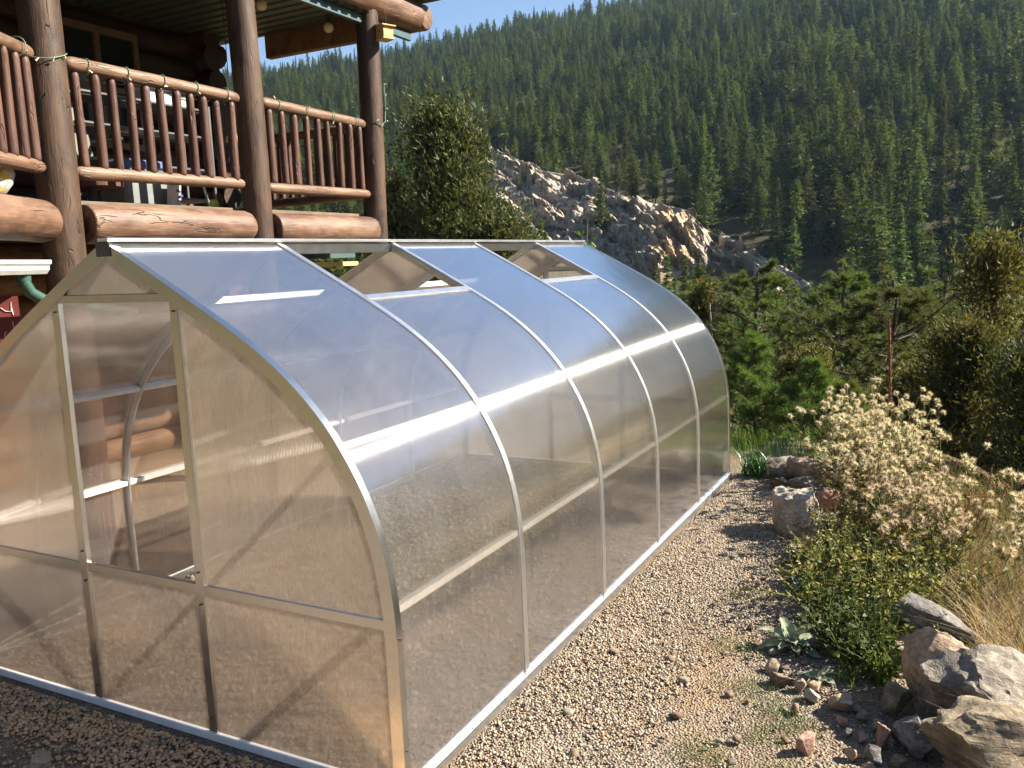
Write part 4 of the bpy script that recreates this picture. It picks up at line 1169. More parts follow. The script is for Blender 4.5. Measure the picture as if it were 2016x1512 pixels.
# the rest: one forest mass made of instances
fc = D.collections.new("forest_sources")
for i, (cm, tm, H) in enumerate(FAR):
    bm = bmesh.new(); bm.from_mesh(cm); nv = len(bm.faces); bm.from_mesh(tm)
    me = D.meshes.new("forest_tree"); bm.to_mesh(me); bm.free()
    me.materials.append(L_FAR); me.materials.append(BARK)
    mi = np.zeros(len(me.polygons), np.int32); mi[nv:] = 1; me.polygons.foreach_set("material_index", mi)
    fc.objects.link(D.objects.new("forest_source_%d" % i, me))
rest = ~single
pm_ = D.meshes.new("forest")
n = int(rest.sum())
pm_.vertices.add(n); pm_.vertices.foreach_set("co", np.stack([tx, ty, tz - .15], -1)[rest].astype(np.float32).ravel())
for nm, typ, arr in (("rz", 'FLOAT', trz), ("sc", 'FLOAT', tsc), ("vi", 'INT', tv)):
    at = pm_.attributes.new(nm, typ, 'POINT'); at.data.foreach_set("value", arr[rest].astype(np.int32 if typ == 'INT' else np.float32))
forest = obj("forest", pm_)
tag(forest, "dense conifer forest covering the far hillside up to the skyline", "forest", None, "stuff")
ng = D.node_groups.new("forest_instances", 'GeometryNodeTree')
ng.interface.new_socket("Geometry", in_out='INPUT', socket_type='NodeSocketGeometry'); ng.interface.new_socket("Geometry", in_out='OUTPUT', socket_type='NodeSocketGeometry')
gi = ng.nodes.new("NodeGroupInput"); go = ng.nodes.new("NodeGroupOutput")
iop = ng.nodes.new("GeometryNodeInstanceOnPoints"); ci = ng.nodes.new("GeometryNodeCollectionInfo")
ci.inputs["Collection"].default_value = fc; ci.inputs["Separate Children"].default_value = True; ci.inputs["Reset Children"].default_value = True
def named(nm, typ):
    a_ = ng.nodes.new("GeometryNodeInputNamedAttribute"); a_.data_type = typ; a_.inputs["Name"].default_value = nm
    return a_.outputs["Attribute"]
cx_ = ng.nodes.new("ShaderNodeCombineXYZ"); ng.links.new(named("rz", 'FLOAT'), cx_.inputs[2])
e2r = ng.nodes.new("FunctionNodeEulerToRotation"); ng.links.new(cx_.outputs[0], e2r.inputs[0])
ng.links.new(gi.outputs[0], iop.inputs["Points"]); ng.links.new(ci.outputs[0], iop.inputs["Instance"])
iop.inputs["Pick Instance"].default_value = True
ng.links.new(named("vi", 'INT'), iop.inputs["Instance Index"]); ng.links.new(e2r.outputs[0], iop.inputs["Rotation"]); ng.links.new(named("sc", 'FLOAT'), iop.inputs["Scale"])
ng.links.new(iop.outputs[0], go.inputs[0])
mod = forest.modifiers.new("forest_instances", 'NODES'); mod.node_group = ng

# ---- rock outcrop across the valley
ROCKS = rock_mat("hill_rock_pale", (0.42, 0.36, 0.28), (0.56, 0.49, 0.39), (0.18, 0.15, 0.12), vein=0.8, scale=0.55, band=(0.4, 1, 3.5))
ROCKH = rock_mat("hill_rock", (0.40, 0.335, 0.26), (0.54, 0.46, 0.365), (0.17, 0.14, 0.11), vein=0.8, scale=0.55, band=(1, 1, 3.5))
ROCKW = rock_mat("hill_rock_warm", (0.46, 0.32, 0.2), (0.58, 0.43, 0.29), (0.22, 0.155, 0.105), vein=0.8, scale=0.55, band=(1, 1, 3.0))
def cells(u, v, seed):
    """jittered-grid cells: random value of the nearest cell and how far the border is"""
    iu, iv = np.floor(u), np.floor(v)
    b1 = np.full(u.shape, 9.0); b2 = np.full(u.shape, 9.0); val = np.zeros(u.shape); du_ = np.zeros(u.shape)
    def hs(a, b, k):
        q = np.sin(a * 127.1 + b * 311.7 + k * 74.7 + seed * 13.3) * 43758.5453
        return q - np.floor(q)
    for du in (-1, 0, 1):
        for dv in (-1, 0, 1):
            cu, cv = iu + du, iv + dv
            d_ = np.hypot(u - cu - hs(cu, cv, 1), v - cv - hs(cu, cv, 2))
            nw = d_ < b1
            b2 = np.where(nw, b1, np.minimum(b2, d_)); val = np.where(nw, hs(cu, cv, 3), val); du_ = np.where(nw, (u - cu - hs(cu, cv, 1)) * (.3 + hs(cu, cv, 4)), du_); b1 = np.where(nw, d_, b1)
    return val, b2 - b1, du_
def make_outcrop():
    T = np.array(ROCK_BAND); T[:, 4] = np.maximum(T[:, 4], T[:, 1] + 4.0)
    nc, nr = 420, 150
    ph = np.linspace(T[0, 0], T[-1, 0], nc); t = np.linspace(0, 1, nr)
    df, zf, db, zb = (np.interp(ph, T[:, 0], T[:, k]) for k in (1, 2, 4, 5))
    PH, TT = np.meshgrid(ph, t, indexing='ij')
    cliff = np.exp(-((ph + 17.0) / 2.6) ** 2)[:, None]
    g = TT ** (1.0 - 0.55 * cliff) 
    g = g + 0.03 * np.sin(TT * 22 + PH * 1.1) * TT * (1 - TT) * 4
    Dd = df[:, None] + (db - df)[:, None] * TT ** (1 + .6 * cliff)
    Z = zf[:, None] + (zb - zf)[:, None] * g
    U = np.radians(PH) * 140.0; W_ = Z * 1.0 + (Dd - 125) * .35
    off = np.zeros_like(Z); tilt = 1.7
    for (su, sv, amp, cr, sd) in ((8.0, 3.4, 2.4, .10, 1), (3.6, 1.7, 1.3, .13, 2), (1.6, .8, .5, .15, 3)):
        wob = .35 * (vnoise(U / su * 2.3, W_ / sv * 2.3, sd + 30) - .5)
        val, bd, cu_ = cells(U / su + wob, (W_ + .30 * U) / sv + wob, sd)
        off += amp * (val - .5) - amp * .55 * (1 - sstep(0, cr, bd)) - tilt * amp * (cu_ - .0)
    off += .7 * (vnoise(U / 1.2, W_ / 1.0, 40) - .5) + .35 * (vnoise(U / .5, W_ / .45, 41) - .5)
    edge = sstep(0, .05, TT) * sstep(0, .05, 1 - TT) * (sstep(0, .03, (PH - ph[0]) / (ph[-1] - ph[0])) * sstep(0, .03, (ph[-1] - PH) / (ph[-1] - ph[0])))
    thin = np.interp(ph, [-30, -15.5, -13.5, -6], [1, 1, .7, .5])[:, None]
    Dd = Dd - off * .75 * edge * thin
    Z = Z + off * .6 * edge * thin
    # skirts run into the hillside
    def ring(dd, zz): return dd[:, None], zz[:, None]
    Dd = np.concatenate([(df - 1.0)[:, None], Dd, (Dd[:, -1] + 2.0)[:, None]], 1); Z = np.concatenate([(zf - 5)[:, None], Z, (Z[:, -1] - 9)[:, None]], 1)
    X = 2 + Dd * np.sin(np.radians(ph))[:, None]; Y = Dd * np.cos(np.radians(ph))[:, None]
    hz_ = height(X, Y)
    for c_ in (0, -1): Z[c_] = np.minimum(Z[c_], hz_[c_] - 1.5)
    org = np.array([-45.0, 140.0, 8.0])
    V = np.stack([X, Y, Z], -1).reshape(-1, 3) - org
    n2 = nr + 2
    i = np.arange(nc - 1)[:, None] * n2; j = np.arange(n2 - 1)[None]
    F = np.stack([i + j, i + n2 + j, i + n2 + j + 1, i + j + 1], -1).reshape(-1, 4)
    fp = np.repeat(((ph[:-1] + ph[1:]) / 2), n2 - 1); ft = np.tile(np.arange(n2 - 1) / n2, nc - 1)
    jit = (vnoise(fp * 3, ft * 14, 50) - .5)
    mi = np.where((np.abs(fp + 17.0 + 2.5 * jit) < 1.35) & (ft < .62 + .5 * jit), 1, np.where(fp > -14.5, 2, 0))
    me = fast_mesh("rock_outcrop", V, F, None, False, mi, [ROCKH, ROCKW, ROCKS])
    o = obj("rock_outcrop", me); o.location = org
    tag(o, "craggy tan-grey rock outcrop with a sunlit orange cliff stepping down the far hillside", "rock outcrop")
make_outcrop()

# ---- nearer trees
def limb_path(rng, p, az, el, L, n=5, curl=0.25):
    pts = [np.array(p, float)]
    d = np.array([math.cos(az) * math.cos(el), math.sin(az) * math.cos(el), math.sin(el)])
    for k in range(n):
        d = d + np.array([rng.normal() * .16, rng.normal() * .16, curl * .25 + rng.normal() * .10]); d /= np.linalg.norm(d)
        pts.append(pts[-1] + d * L / n)
    return np.array(pts)

def pine(label, xy, H, R, base, seed, nl=30, needle=0.13, mat=None, lean=(0, 0), ntuft=5, shape='round', width=0.010, group=None, tr=0.02, nn=16):
    rng = np.random.default_rng(seed)
    z0 = float(height(*xy))
    t = thing("pine_tree", label, "tree", (xy[0], xy[1], z0), group)
    ks = np.linspace(0, 1, 8)
    tp = np.stack([lean[0] * ks ** 1.5 + .06 * np.sin(ks * 5 + seed), lean[1] * ks ** 1.5 + .06 * np.cos(ks * 4 + seed), ks * H - .2 * (ks == 0)], -1)
    paths = [(tp, H * tr * (1.0 - .85 * ks) + .008)]
    C, Dv = [], []
    for k in range(nl):
        f = base + (1 - base) * ((k + rng.uniform(0, 1)) / nl)
        p = np.array([np.interp(f, ks, tp[:, j]) for j in range(3)])
        g = (f - base) / (1 - base)
        if shape == 'round': L = R * (0.45 + .75 * math.sin(math.pi * min(1, g * .8 + .18))) * rng.uniform(.55, 1.15) * (1.0 if g < .8 else .65)
        else: L = R * (1 - g) ** .75 * rng.uniform(.7, 1.1) + .06
        az = k * 2.4 + rng.normal() * .4
        pth = limb_path(rng, p, az, rng.uniform(-.2, .35) if shape == 'round' else rng.uniform(.15, .5), L)
        paths.append((pth, np.linspace(max(.008, L * .018), .004, len(pth))))
        C.append(pth[-1]); Dv.append(pth[-1] - pth[-2])
        for s in range(ntuft):
            j = rng.uniform(1.3, 5); i0 = min(int(j), 4); b = pth[i0] + (pth[i0 + 1] - pth[i0]) * (j - i0)
            sub = limb_path(rng, b, az + rng.choice([-1, 1]) * rng.uniform(.4, 1.2), rng.uniform(-.1, .7), L * rng.uniform(.18, .42), 3)
            paths.append((sub, np.linspace(.008, .003, 4)))
            for c in (sub[-1], sub[-2], (sub[-1] + sub[-2]) / 2, sub[-3] * .4 + sub[-2] * .6):
                C.append(c + rng.normal(size=3) * .015); Dv.append(sub[-1] - sub[-3] + np.array([0, 0, .03]))
    obj("trunk", tube_mesh("trunk", paths[:1], BARK, 9), t)
    obj("branches", tube_mesh("branches", paths[1:], BARK, 5), t)
    C = np.array(C); Dv = unit(np.array(Dv))
    V, F = blades(rng, C, Dv, nn, needle, width, 1.0)
    obj("crown", fast_mesh("crown", V, F, mat or L_PINE), t)
    return t

def juniper(label, xy, H, R, seed, n_cl=90, per=120, spray=0.11, mat=None, base=0.12, group=None, lean=(0, 0), trunk_r=0.022, dens=1.0, cone=0.7):
    rng = np.random.default_rng(seed)
    z0 = float(height(*xy))
    t = thing("juniper_tree", label, "tree", (xy[0], xy[1], z0), group)
    ks = np.linspace(0, 1, 7)
    tp = np.stack([lean[0] * ks + .08 * np.sin(ks * 6 + seed), lean[1] * ks + .08 * np.cos(ks * 5 + seed), ks * H * .95 - .2 * (ks == 0)], -1)
    paths = [(tp, H * trunk_r * (1 - .85 * ks) + .01)]
    C, Dv = [], []
    for k in range(n_cl):
        f = base + (1 - base) * rng.uniform(0, 1) ** .85
        p = np.array([np.interp(f, ks, tp[:, j]) for j in range(3)])
        L = R * ((1 - f) ** cone * 1.05 + .12) * rng.uniform(.45, 1.1)
        pth = limb_path(rng, p, rng.uniform(0, 6.28), rng.uniform(-.1, .65), L, 4, .4)
        if k % 2 == 0: paths.append((pth, np.linspace(max(.008, L * .02), .004, 5)))
        m = int(per * dens * rng.uniform(.5, 1.3))
        s = rng.uniform(.25, 1.08, m); i0 = np.minimum((s * 4).astype(int), 3)
        b = pth[i0] + (pth[i0 + 1] - pth[i0]) * (s * 4 - i0)[:, None]
        rad_ = R * .12 * rng.uniform(.6, 1.4)
        C.append(b + rng.normal(size=(m, 3)) * rad_ * np.array([1, 1, .8]))
        Dv.append(unit(np.tile(pth[-1] - pth[0], (m, 1))) * .6 + np.array([0, 0, .5]))
    obj("trunk", tube_mesh("trunk", paths[:1], BARK, 8), t)
    obj("branches", tube_mesh("branches", paths[1:], BARK, 5), t)
    C = np.concatenate(C); Dv = unit(np.concatenate(Dv))
    V, F = blades(rng, C, Dv, 2, spray, spray * .30, .8)
    obj("crown", fast_mesh("crown", V, F, mat or L_JUN), t)
    return t

juniper("large bushy olive juniper rising beyond the greenhouse ridge beside the far post", (-8.9, 17.2), 10.3, 2.7, 41, 130, 210, .17, L_JUND, cone=.72, base=.25, dens=.85)
juniper("smaller dark juniper tucked between the far post and the large bushy juniper", (-10.8, 17.6), 8.4, 1.9, 42, 90, 160, .16, L_JUND)
juniper("leaning dark juniper at the right foot of the large bushy one", (-7.3, 17.0), 7.6, 1.9, 40, 90, 170, .16, L_JUND, cone=.6)
juniper("slim dark conifer just right of the far greenhouse end", (-3.3, 16.4), 5.7, .85, 43, 90, 100, .12, cone=.9)
juniper("second slim dark conifer in front of the rock slab", (-2.75, 19.6), 6.9, .95, 44, 90, 110, .13, cone=.9)
pine("tall ponderosa with flat green top standing beside the grey snag", (-1.5, 20.3), 7.2, 1.7, .36, 51, 48, .17, ntuft=9, nn=26, width=.018)
pine("ponderosa with a curved bare trunk between the two tallest green pines", (0.25, 18.9), 6.5, 1.8, .36, 52, 46, .17, ntuft=9, lean=(.5, -.2), nn=26, width=.018)
pine("wide spreading ponderosa with forked dark limbs behind the tall dry stalk", (1.75, 16.2), 5.2, 2.0, .30, 53, 50, .16, ntuft=9, lean=(.2, .1), nn=26, width=.015)
pine("ponderosa lower down the slope behind the wide spreading one", (-0.1, 25.5), 8.6, 1.9, .3, 54, 40, .18, ntuft=6, nn=16, width=.016)
pine("ponderosa between the yellowish juniper and the dark trunked juniper", (3.2, 19.0), 6.2, 1.7, .3, 55, 38, .17, ntuft=6, nn=16, width=.014)
juniper("tall open juniper with a dark trunk at the right edge of the view", (3.55, 11.2), 4.2, 1.25, 61, 110, 120, .10, base=.08, cone=.75, trunk_r=.03, dens=.5)
juniper("yellowish small juniper standing in front of the ponderosas", (1.25, 11.4), 2.75, .75, 62, 90, 110, .085, cone=.8)
juniper("dusty green juniper low on the slope behind the seed heads", (2.55, 11.6), 2.3, .95, 63, 95, 120, .09, cone=.55, base=.04)
juniper("shaggy juniper filling the right edge below the tall open one", (4.35, 9.4), 2.5, 1.05, 64, 110, 120, .085, base=.03, cone=.5)
juniper("olive juniper half hidden behind the young green pines", (0.6, 12.6), 3.0, .9, 65, 90, 110, .09, cone=.7)
juniper("dark spreading juniper directly behind the seed-head clump's right end", (4.0, 7.3), 1.75, .95, 70, 100, 130, .075, L_JUND, base=.02, cone=.45)
juniper("rounded juniper in the dip right of the tall dry stalk", (3.2, 8.6), 1.75, .75, 66, 90, 120, .075, base=.03, cone=.5)
pine("bright green young pine just beyond the far greenhouse corner", (1.18, 6.95), 1.05, .40, .05, 71, 34, .10, L_YPINE, ntuft=5, shape='cone', width=.006, tr=.016)
pine("bright green small pine behind the long tan slab rock", (1.75, 6.9), .78, .38, .05, 72, 28, .095, L_YPINE, ntuft=5, shape='cone', width=.006, tr=.016)
pine("young pine seedling right of the other two young pines", (2.15, 6.5), .62, .30, .05, 73, 22, .09, L_YPINE, ntuft=4, shape='cone', width=.006, tr=.016)
pine("ponderosa in the dip behind the small yellowish juniper", (1.6, 22.5), 7.6, 1.9, .2, 56, 42, .18, ntuft=6, nn=16, width=.016)
pine("dense ponderosa to the right of the grey snag further down", (-2.6, 27.0), 8.6, 1.8, .2, 57, 44, .19, ntuft=6, nn=16, width=.018)
pine("ponderosa near the right edge above the tall open juniper", (4.6, 22.0), 8.2, 1.9, .2, 58, 42, .18, ntuft=6, nn=16, width=.016)
pine("ponderosa deep in the valley behind the wide spreading one", (2.6, 30.0), 9.2, 2.1, .2, 59, 44, .2, ntuft=6, nn=16, width=.02)
juniper("dark juniper low in the dip between the ponderosas", (0.2, 15.0), 3.4, 1.1, 67, 100, 120, .10, cone=.6, base=.03)
juniper("olive juniper behind the tall open one near the right edge", (4.4, 13.8), 3.9, 1.3, 68, 110, 120, .11, cone=.6, base=.03)
juniper("dusty juniper below the wide spreading ponderosa", (2.1, 13.6), 2.6, 1.1, 69, 100, 120, .10, cone=.55, base=.03)
# grey snag
rng = np.random.default_rng(81)
sn = thing("dead_tree", "bare grey dead tree with forked twigs beside the tall ponderosa", "tree", (-2.35, 19.0, float(height(-2.35, 19.0))))
ks = np.linspace(0, 1, 6)
obj("trunk", tube_mesh("trunk", [(np.stack([.1 * np.sin(ks * 4), .1 * np.cos(ks * 3), ks * 6.2 - .2], -1), .075 * (1 - .8 * ks) + .01)], BARK_G, 8), sn)
pp = []
for k in range(26):
    z = rng.uniform(1.8, 6.0); p = limb_path(rng, (.05, .05, z), rng.uniform(0, 6.28), rng.uniform(-.2, .6), rng.uniform(.5, 1.5), 5, .3)
    pp.append((p, np.linspace(.02, .005, 6)))
    q_ = limb_path(rng, p[3], rng.uniform(0, 6.28), .3, .5, 4); pp.append((q_, np.linspace(.009, .003, 5)))
obj("branches", tube_mesh("branches", pp, BARK_G, 5), sn)
# broad-leaved sapling behind the greenhouse
L_SAP = leaf_mat("sapling_leaves", [(0, (0.06, 0.14, 0.02)), (1, (0.15, 0.27, 0.05))], .4)
sp = thing("sapling", "leafy bright green sapling top showing above the far end of the greenhouse ridge", "tree", (-0.55, 6.5, 0))
rng = np.random.default_rng(91)
pp = [(np.array([(0, 0, -.1), (.02, .01, 1.0), (-.02, .03, 1.9), (.03, 0, 2.42)]), np.array([.016, .012, .008, .004]))]
P, Dv = [], []
for k in range(22):
    z = rng.uniform(1.2, 2.36); p = limb_path(rng, (0, 0, z), rng.uniform(0, 6.28), rng.uniform(.2, .9), rng.uniform(.12, .36) * (2.6 - z), 4)
    pp.append((p, np.linspace(.006, .002, 5)))
    for j in (2, 3, 4, 4): P.append(p[j]); Dv.append(rand_dirs(rng, 1)[0] + np.array([0, 0, -.2]))
obj("stem", tube_mesh("stem", pp, BARK_G, 5), sp)
V, F = leaf_quads(rng, np.array(P), unit(np.array(Dv)), .10, .06)
obj("crown", fast_mesh("crown", V, F, L_SAP), sp)

# ---- bed plants
L_SEED = leaf_mat("seed_fluff", [(0, (0.42, 0.30, 0.16)), (0.35, (0.66, 0.56, 0.38)), (1, (0.86, 0.81, 0.68))], .45, tcol=(1, .92, .8), objvar=.05)
L_YEL = leaf_mat("yellowing_leaves", [(0, (0.06, 0.075, 0.02)), (0.45, (0.15, 0.15, 0.045)), (0.75, (0.28, 0.22, 0.075)), (1, (0.36, 0.24, 0.12))], .35)
L_GRN = leaf_mat("dark_green_leaves", [(0, (0.025, 0.05, 0.014)), (0.6, (0.055, 0.095, 0.024)), (0.9, (0.11, 0.15, 0.042)), (1, (0.3, 0.26, 0.06))], .3, rough=.5, spec=.2)
L_DRY = leaf_mat("dry_grass_blades", [(0, (0.22, 0.15, 0.06)), (0.5, (0.40, 0.29, 0.14)), (0.86, (0.52, 0.41, 0.23)), (1, (0.16, 0.2, 0.05))], .4)
L_GRS = leaf_mat("green_grass_blades", [(0, (0.06, 0.13, 0.02)), (0.7, (0.13, 0.22, 0.04)), (1, (0.26, 0.27, 0.09))], .4)
L_IRIS = leaf_mat("dark_strap_leaves", [(0, (0.02, 0.06, 0.015)), (1, (0.06, 0.13, 0.03))], .3, rough=.35, spec=.5)
STEM = simple_mat("dry_stem", (0.30, 0.21, 0.09), .8); STEMG = simple_mat("green_stem", (0.13, 0.15, 0.04), .7); RUST = simple_mat("rusty_stalk", (0.17, 0.085, 0.035), .85, 0, .4, 30)

def seed_plant(label, bases, hts, seed, heads=4, leaves=10, lsize=.05, head_r=.028, lean=.25):
    rng = np.random.default_rng(seed)
    c0 = np.mean(bases, 0)
    t = thing("seed_head_plant", label, "plant", (c0[0], c0[1], float(height(c0[0], c0[1]))))
    org = np.array(t.location)
    paths, HC, P, Dv = [], [], [], []
    for (x, y), h in zip(bases, hts):
        b = np.array([x, y, float(height(x, y))]) - org
        pth = limb_path(rng, b, rng.uniform(0, 6.28), 1.57 - rng.uniform(0, lean), h, 5, .25)
        paths.append((pth, np.linspace(.0045, .0022, 6)))
        for k in range(heads):
            j = rng.integers(3, 6)
            q_ = limb_path(rng, pth[j], rng.uniform(0, 6.28), rng.uniform(.7, 1.4), h * rng.uniform(.06, .18), 3, .5)
            paths.append((q_, np.linspace(.0022, .0015, 4))); HC.append(q_[-1])
        f = rng.uniform(.05, .86, leaves); i0 = np.minimum((f * 5).astype(int), 4)
        P.append(pth[i0] + (pth[i0 + 1] - pth[i0]) * (f * 5 - i0)[:, None])
        a = rng.uniform(0, 6.28, leaves); Dv.append(np.stack([np.cos(a), np.sin(a), rng.uniform(-.2, .9, leaves)], -1))
    obj("stems", tube_mesh("stems", paths, STEMG, 4), t)
    V, F = leaf_quads(rng, np.concatenate(P), unit(np.concatenate(Dv)), lsize, lsize * .34)
    obj("leaves", fast_mesh("leaves", V, F, L_YEL), t)
    HC = np.array(HC)
    V, F = blades(rng, HC, np.tile([0, 0, .55], (len(HC), 1)), 95, head_r, head_r * .17, 1.0)
    obj("seed_heads", fast_mesh("seed_heads", V, F, L_SEED), t)
    return t
rng = np.random.default_rng(12)
def bases_in(n, ylo, yhi, off0, off1):
    y = rng.uniform(ylo, yhi, n); return np.stack([edge_x(y) + rng.uniform(off0, off1, n), y], -1)
b1 = bases_in(120, 3.5, 5.5, -.30, .34)
seed_plant("broad clump of pale fluffy seed heads behind the border rocks", b1, rng.uniform(.50, .80, 120) - .10 * (b1[:, 0] > 3.0), 14, 5, 34, .055, .033)
b2 = bases_in(70, 2.8, 3.9, -.22, .22)
seed_plant("lower clump of pale seed heads spilling towards the dry grass", b2, rng.uniform(.36, .60, 70), 15, 4, 34, .05, .030)
b3 = np.array([(3.52, 3.05), (3.55, 3.0), (3.50, 3.1), (3.58, 3.1), (3.46, 3.0)])
seed_plant("lone tall stalk topped with round pale seed heads at the right edge", b3, np.array([.78, .85, .66, .7, .6]), 16, 12, 12, .05, .036, .12)

def leafy(label, centers, nper, rad_, hgt, L, W, mat, seed, cat="plant", name="leafy_plant"):
    rng = np.random.default_rng(seed)
    c0 = np.mean(centers, 0)
    t = thing(name, label, cat, (c0[0], c0[1], float(height(c0[0], c0[1]))))
    org = np.array(t.location); paths, P, Dv = [], [], []
    for (x, y) in centers:
        b = np.array([x, y, float(height(x, y))]) - org
        for k in range(nper):
            az = rng.uniform(0, 6.28)
            pth = limb_path(rng, b + np.array([rng.normal() * .03, rng.normal() * .03, 0]), az, rng.uniform(.35, 1.45), rng.uniform(.5, 1.1) * math.hypot(rad_, hgt), 4, .1)
            pth[:, 2] = np.maximum(pth[:, 2], b[2] + .01)
            paths.append((pth, np.linspace(.003, .0015, 5)))
            m = 16
            f = rng.uniform(.15, 1, m); i0 = np.minimum((f * 4).astype(int), 3)
            P.append(pth[i0] + (pth[i0 + 1] - pth[i0]) * (f * 4 - i0)[:, None])
            a = rng.uniform(0, 6.28, m); Dv.append(np.stack([np.cos(a), np.sin(a), rng.uniform(-.1, .8, m)], -1))
    obj("stems", tube_mesh("stems", paths, STEMG, 4), t)
    V, F = leaf_quads(rng, np.concatenate(P), unit(np.concatenate(Dv)), L, W)
    obj("leaves", fast_mesh("leaves", V, F, mat), t)
    return t
leafy("mound of dark green glossy leaves behind the soft grey-leaved plants", [(2.62, 1.92), (2.74, 1.78), (2.82, 1.95), (2.70, 2.10), (2.58, 2.16), (2.86, 1.72)], 34, .20, .22, .032, .018, L_GRN, 31)
leafy("yellow and green leafy mass in the middle of the planting bed", [(2.48, 2.45), (2.62, 2.60), (2.76, 2.42), (2.55, 2.85), (2.80, 2.80), (2.95, 2.60), (2.72, 3.10), (2.95, 3.0), (2.5, 3.1), (2.88, 2.3), (3.06, 2.95), (3.12, 2.62), (2.92, 3.4), (3.02, 3.7), (2.66, 3.5)], 32, .26, .34, .034, .015, L_YEL, 32)
leafy("green leaves growing over the reddish rock by the path", [(2.44, 3.25), (2.56, 3.40), (2.62, 3.20), (2.70, 3.55)], 22, .22, .28, .036, .016, L_YEL, 33)
leafy("small bright green weed below the blue-grey slab rock", [(3.16, 1.95), (3.24, 1.88), (3.22, 1.78)], 12, .12, .12, .04, .02, L_GRN, 34)
leafy("low yellow-green weeds beneath the pale boulder", [(2.30, 3.05), (2.38, 2.9), (2.34, 2.7)], 12, .12, .14, .035, .016, L_YEL, 35)
# soft grey-leaved rosettes
MUL, nt, out = new_mat("felted_leaf")
c_ = ramp(nt, noise_n(nt, coords(nt), 30, 5), [(.3, (0.20, 0.25, 0.14)), (.7, (0.34, 0.38, 0.25))])
p_ = nd(nt, "BsdfPrincipled", Base_Color=c_, Roughness=.9); p_.inputs["Specular IOR Level"].default_value = .1; p_.inputs["Sheen Weight"].default_value = .5
t_ = nd(nt, "BsdfTranslucent", Color=c_); mx_ = nd(nt, "MixShader", Fac=.25); nt.links.new(p_.outputs[0], mx_.inputs[1]); nt.links.new(t_.outputs[0], mx_.inputs[2]); nt.links.new(mx_.outputs[0], out.inputs[0])
def rosette(label, xy, n, L, seed):
    rng = np.random.default_rng(seed)
    t = thing("rosette_plant", label, "plant", (xy[0], xy[1], float(height(*xy)) + .004))
    nu, nv_ = 9, 5
    for k in range(n):
        l = L * rng.uniform(.6, 1.1); w = l * rng.uniform(.36, .46); el = 1.35 - 1.15 * (k / n) + rng.normal() * .1
        V = []
        for i in range(nu):
            s = i / (nu - 1); wd = w * (math.sin(math.pi * min(1, s * .82 + .12)) ** .75) * (1 if s < .97 else .2)
            e = el - .7 * s * s
            for j in range(nv_):
                q_ = (j / (nv_ - 1) - .5)
                V.append((l * s, q_ * wd, 0.30 * wd * (abs(q_) * 2) ** 1.5 + .006 * math.sin(s * 14 + j)))
        V = np.array(V); s = V[:, 0] / l
        e = el - .55 * s
        r_ = V[:, 0] * np.cos(e) - V[:, 2] * np.sin(e); z_ = V[:, 0] * np.sin(e) + V[:, 2] * np.cos(e)
        V = np.stack([r_, V[:, 1], np.maximum(z_, .002)], -1)
        F = [[i * nv_ + j, i * nv_ + j + 1, (i + 1) * nv_ + j + 1, (i + 1) * nv_ + j] for i in range(nu - 1) for j in range(nv_ - 1)]
        o = obj("leaf", fast_mesh("leaf", V, np.array(F), MUL, True), t)
        o.rotation_euler = (0, 0, k * 2.4 + rng.normal() * .2)
rosette("grey-green felted rosette of big soft leaves beside the path", (2.45, 1.84), 15, .17, 41)
rosette("smaller grey-green felted rosette among the chunky stones", (2.62, 1.53), 9, .11, 42)
rosette("low grey-green felted rosette at the foot of the leafy mass", (2.36, 2.62), 7, .12, 43)
# tall dry stalk
sk = thing("dry_stalk", "tall rust-brown dead mullein stalk rising above the seed heads", "stalk", (2.66, 5.30, float(height(2.66, 5.30))))
hz = 1.40 - float(height(2.66, 5.30))
rng = np.random.default_rng(51)
zz = np.linspace(0, hz, 60)
rr = np.where(zz < hz * .42, .005, .011 + .003 * np.sin(zz * 90)) * np.where(zz > hz * .96, .6, 1)
obj("stem", tube_mesh("stem", [(np.stack([-.03 * (zz / hz) ** 2, .01 * np.sin(zz * 3), zz], -1), rr)], RUST, 8), sk)
Cc = np.stack([-.03 * (zz / hz) ** 2, 0 * zz, zz], -1)[26:]; Cc = np.repeat(Cc, 9, 0) + rng.normal(size=(len(Cc) * 9, 3)) * .008
V, F = blades(rng, Cc, unit(rng.normal(size=Cc.shape) * np.array([1, 1, .3]) + [0, 0, .3]), 2, .022, .008, .4)
obj("seed_pods", fast_mesh("seed_pods", V, F, leaf_mat("rust_pods", [(0, (0.12, 0.05, 0.02)), (1, (0.33, 0.14, 0.05))], .2)), sk)
pp = []
for k in range(9):
    pp.append((limb_path(rng, (-.01, 0, hz * rng.uniform(.36, .46)), rng.uniform(0, 6.28), 1.2, rng.uniform(.1, .2), 3), [.004, .004, .003, .002]))
obj("side_shoots", tube_mesh("side_shoots", pp, RUST, 5), sk)
# rusty dock-like stalks at the right of the clump
rd = thing("rusty_weed", "rust-red dried weed stalks at the right end of the seed-head clump", "plant", (3.25, 4.1, float(height(3.25, 4.1))))
pp = [(limb_path(rng, (rng.normal() * .05, rng.normal() * .05, 0), rng.uniform(0, 6.28), 1.35, rng.uniform(.4, .62), 5), np.linspace(.006, .003, 6)) for _ in range(9)]
obj("stems", tube_mesh("stems", pp, RUST, 5), rd)
Cc = np.concatenate([p[2:] for p, r in pp]); Cc = np.repeat(Cc, 14, 0) + rng.normal(size=(len(Cc) * 14, 3)) * .022
V, F = blades(rng, Cc, unit(rng.normal(size=Cc.shape)), 2, .03, .010, .5)
obj("seed_pods", fast_mesh("seed_pods", V, F, D.materials["rust_pods"]), rd)

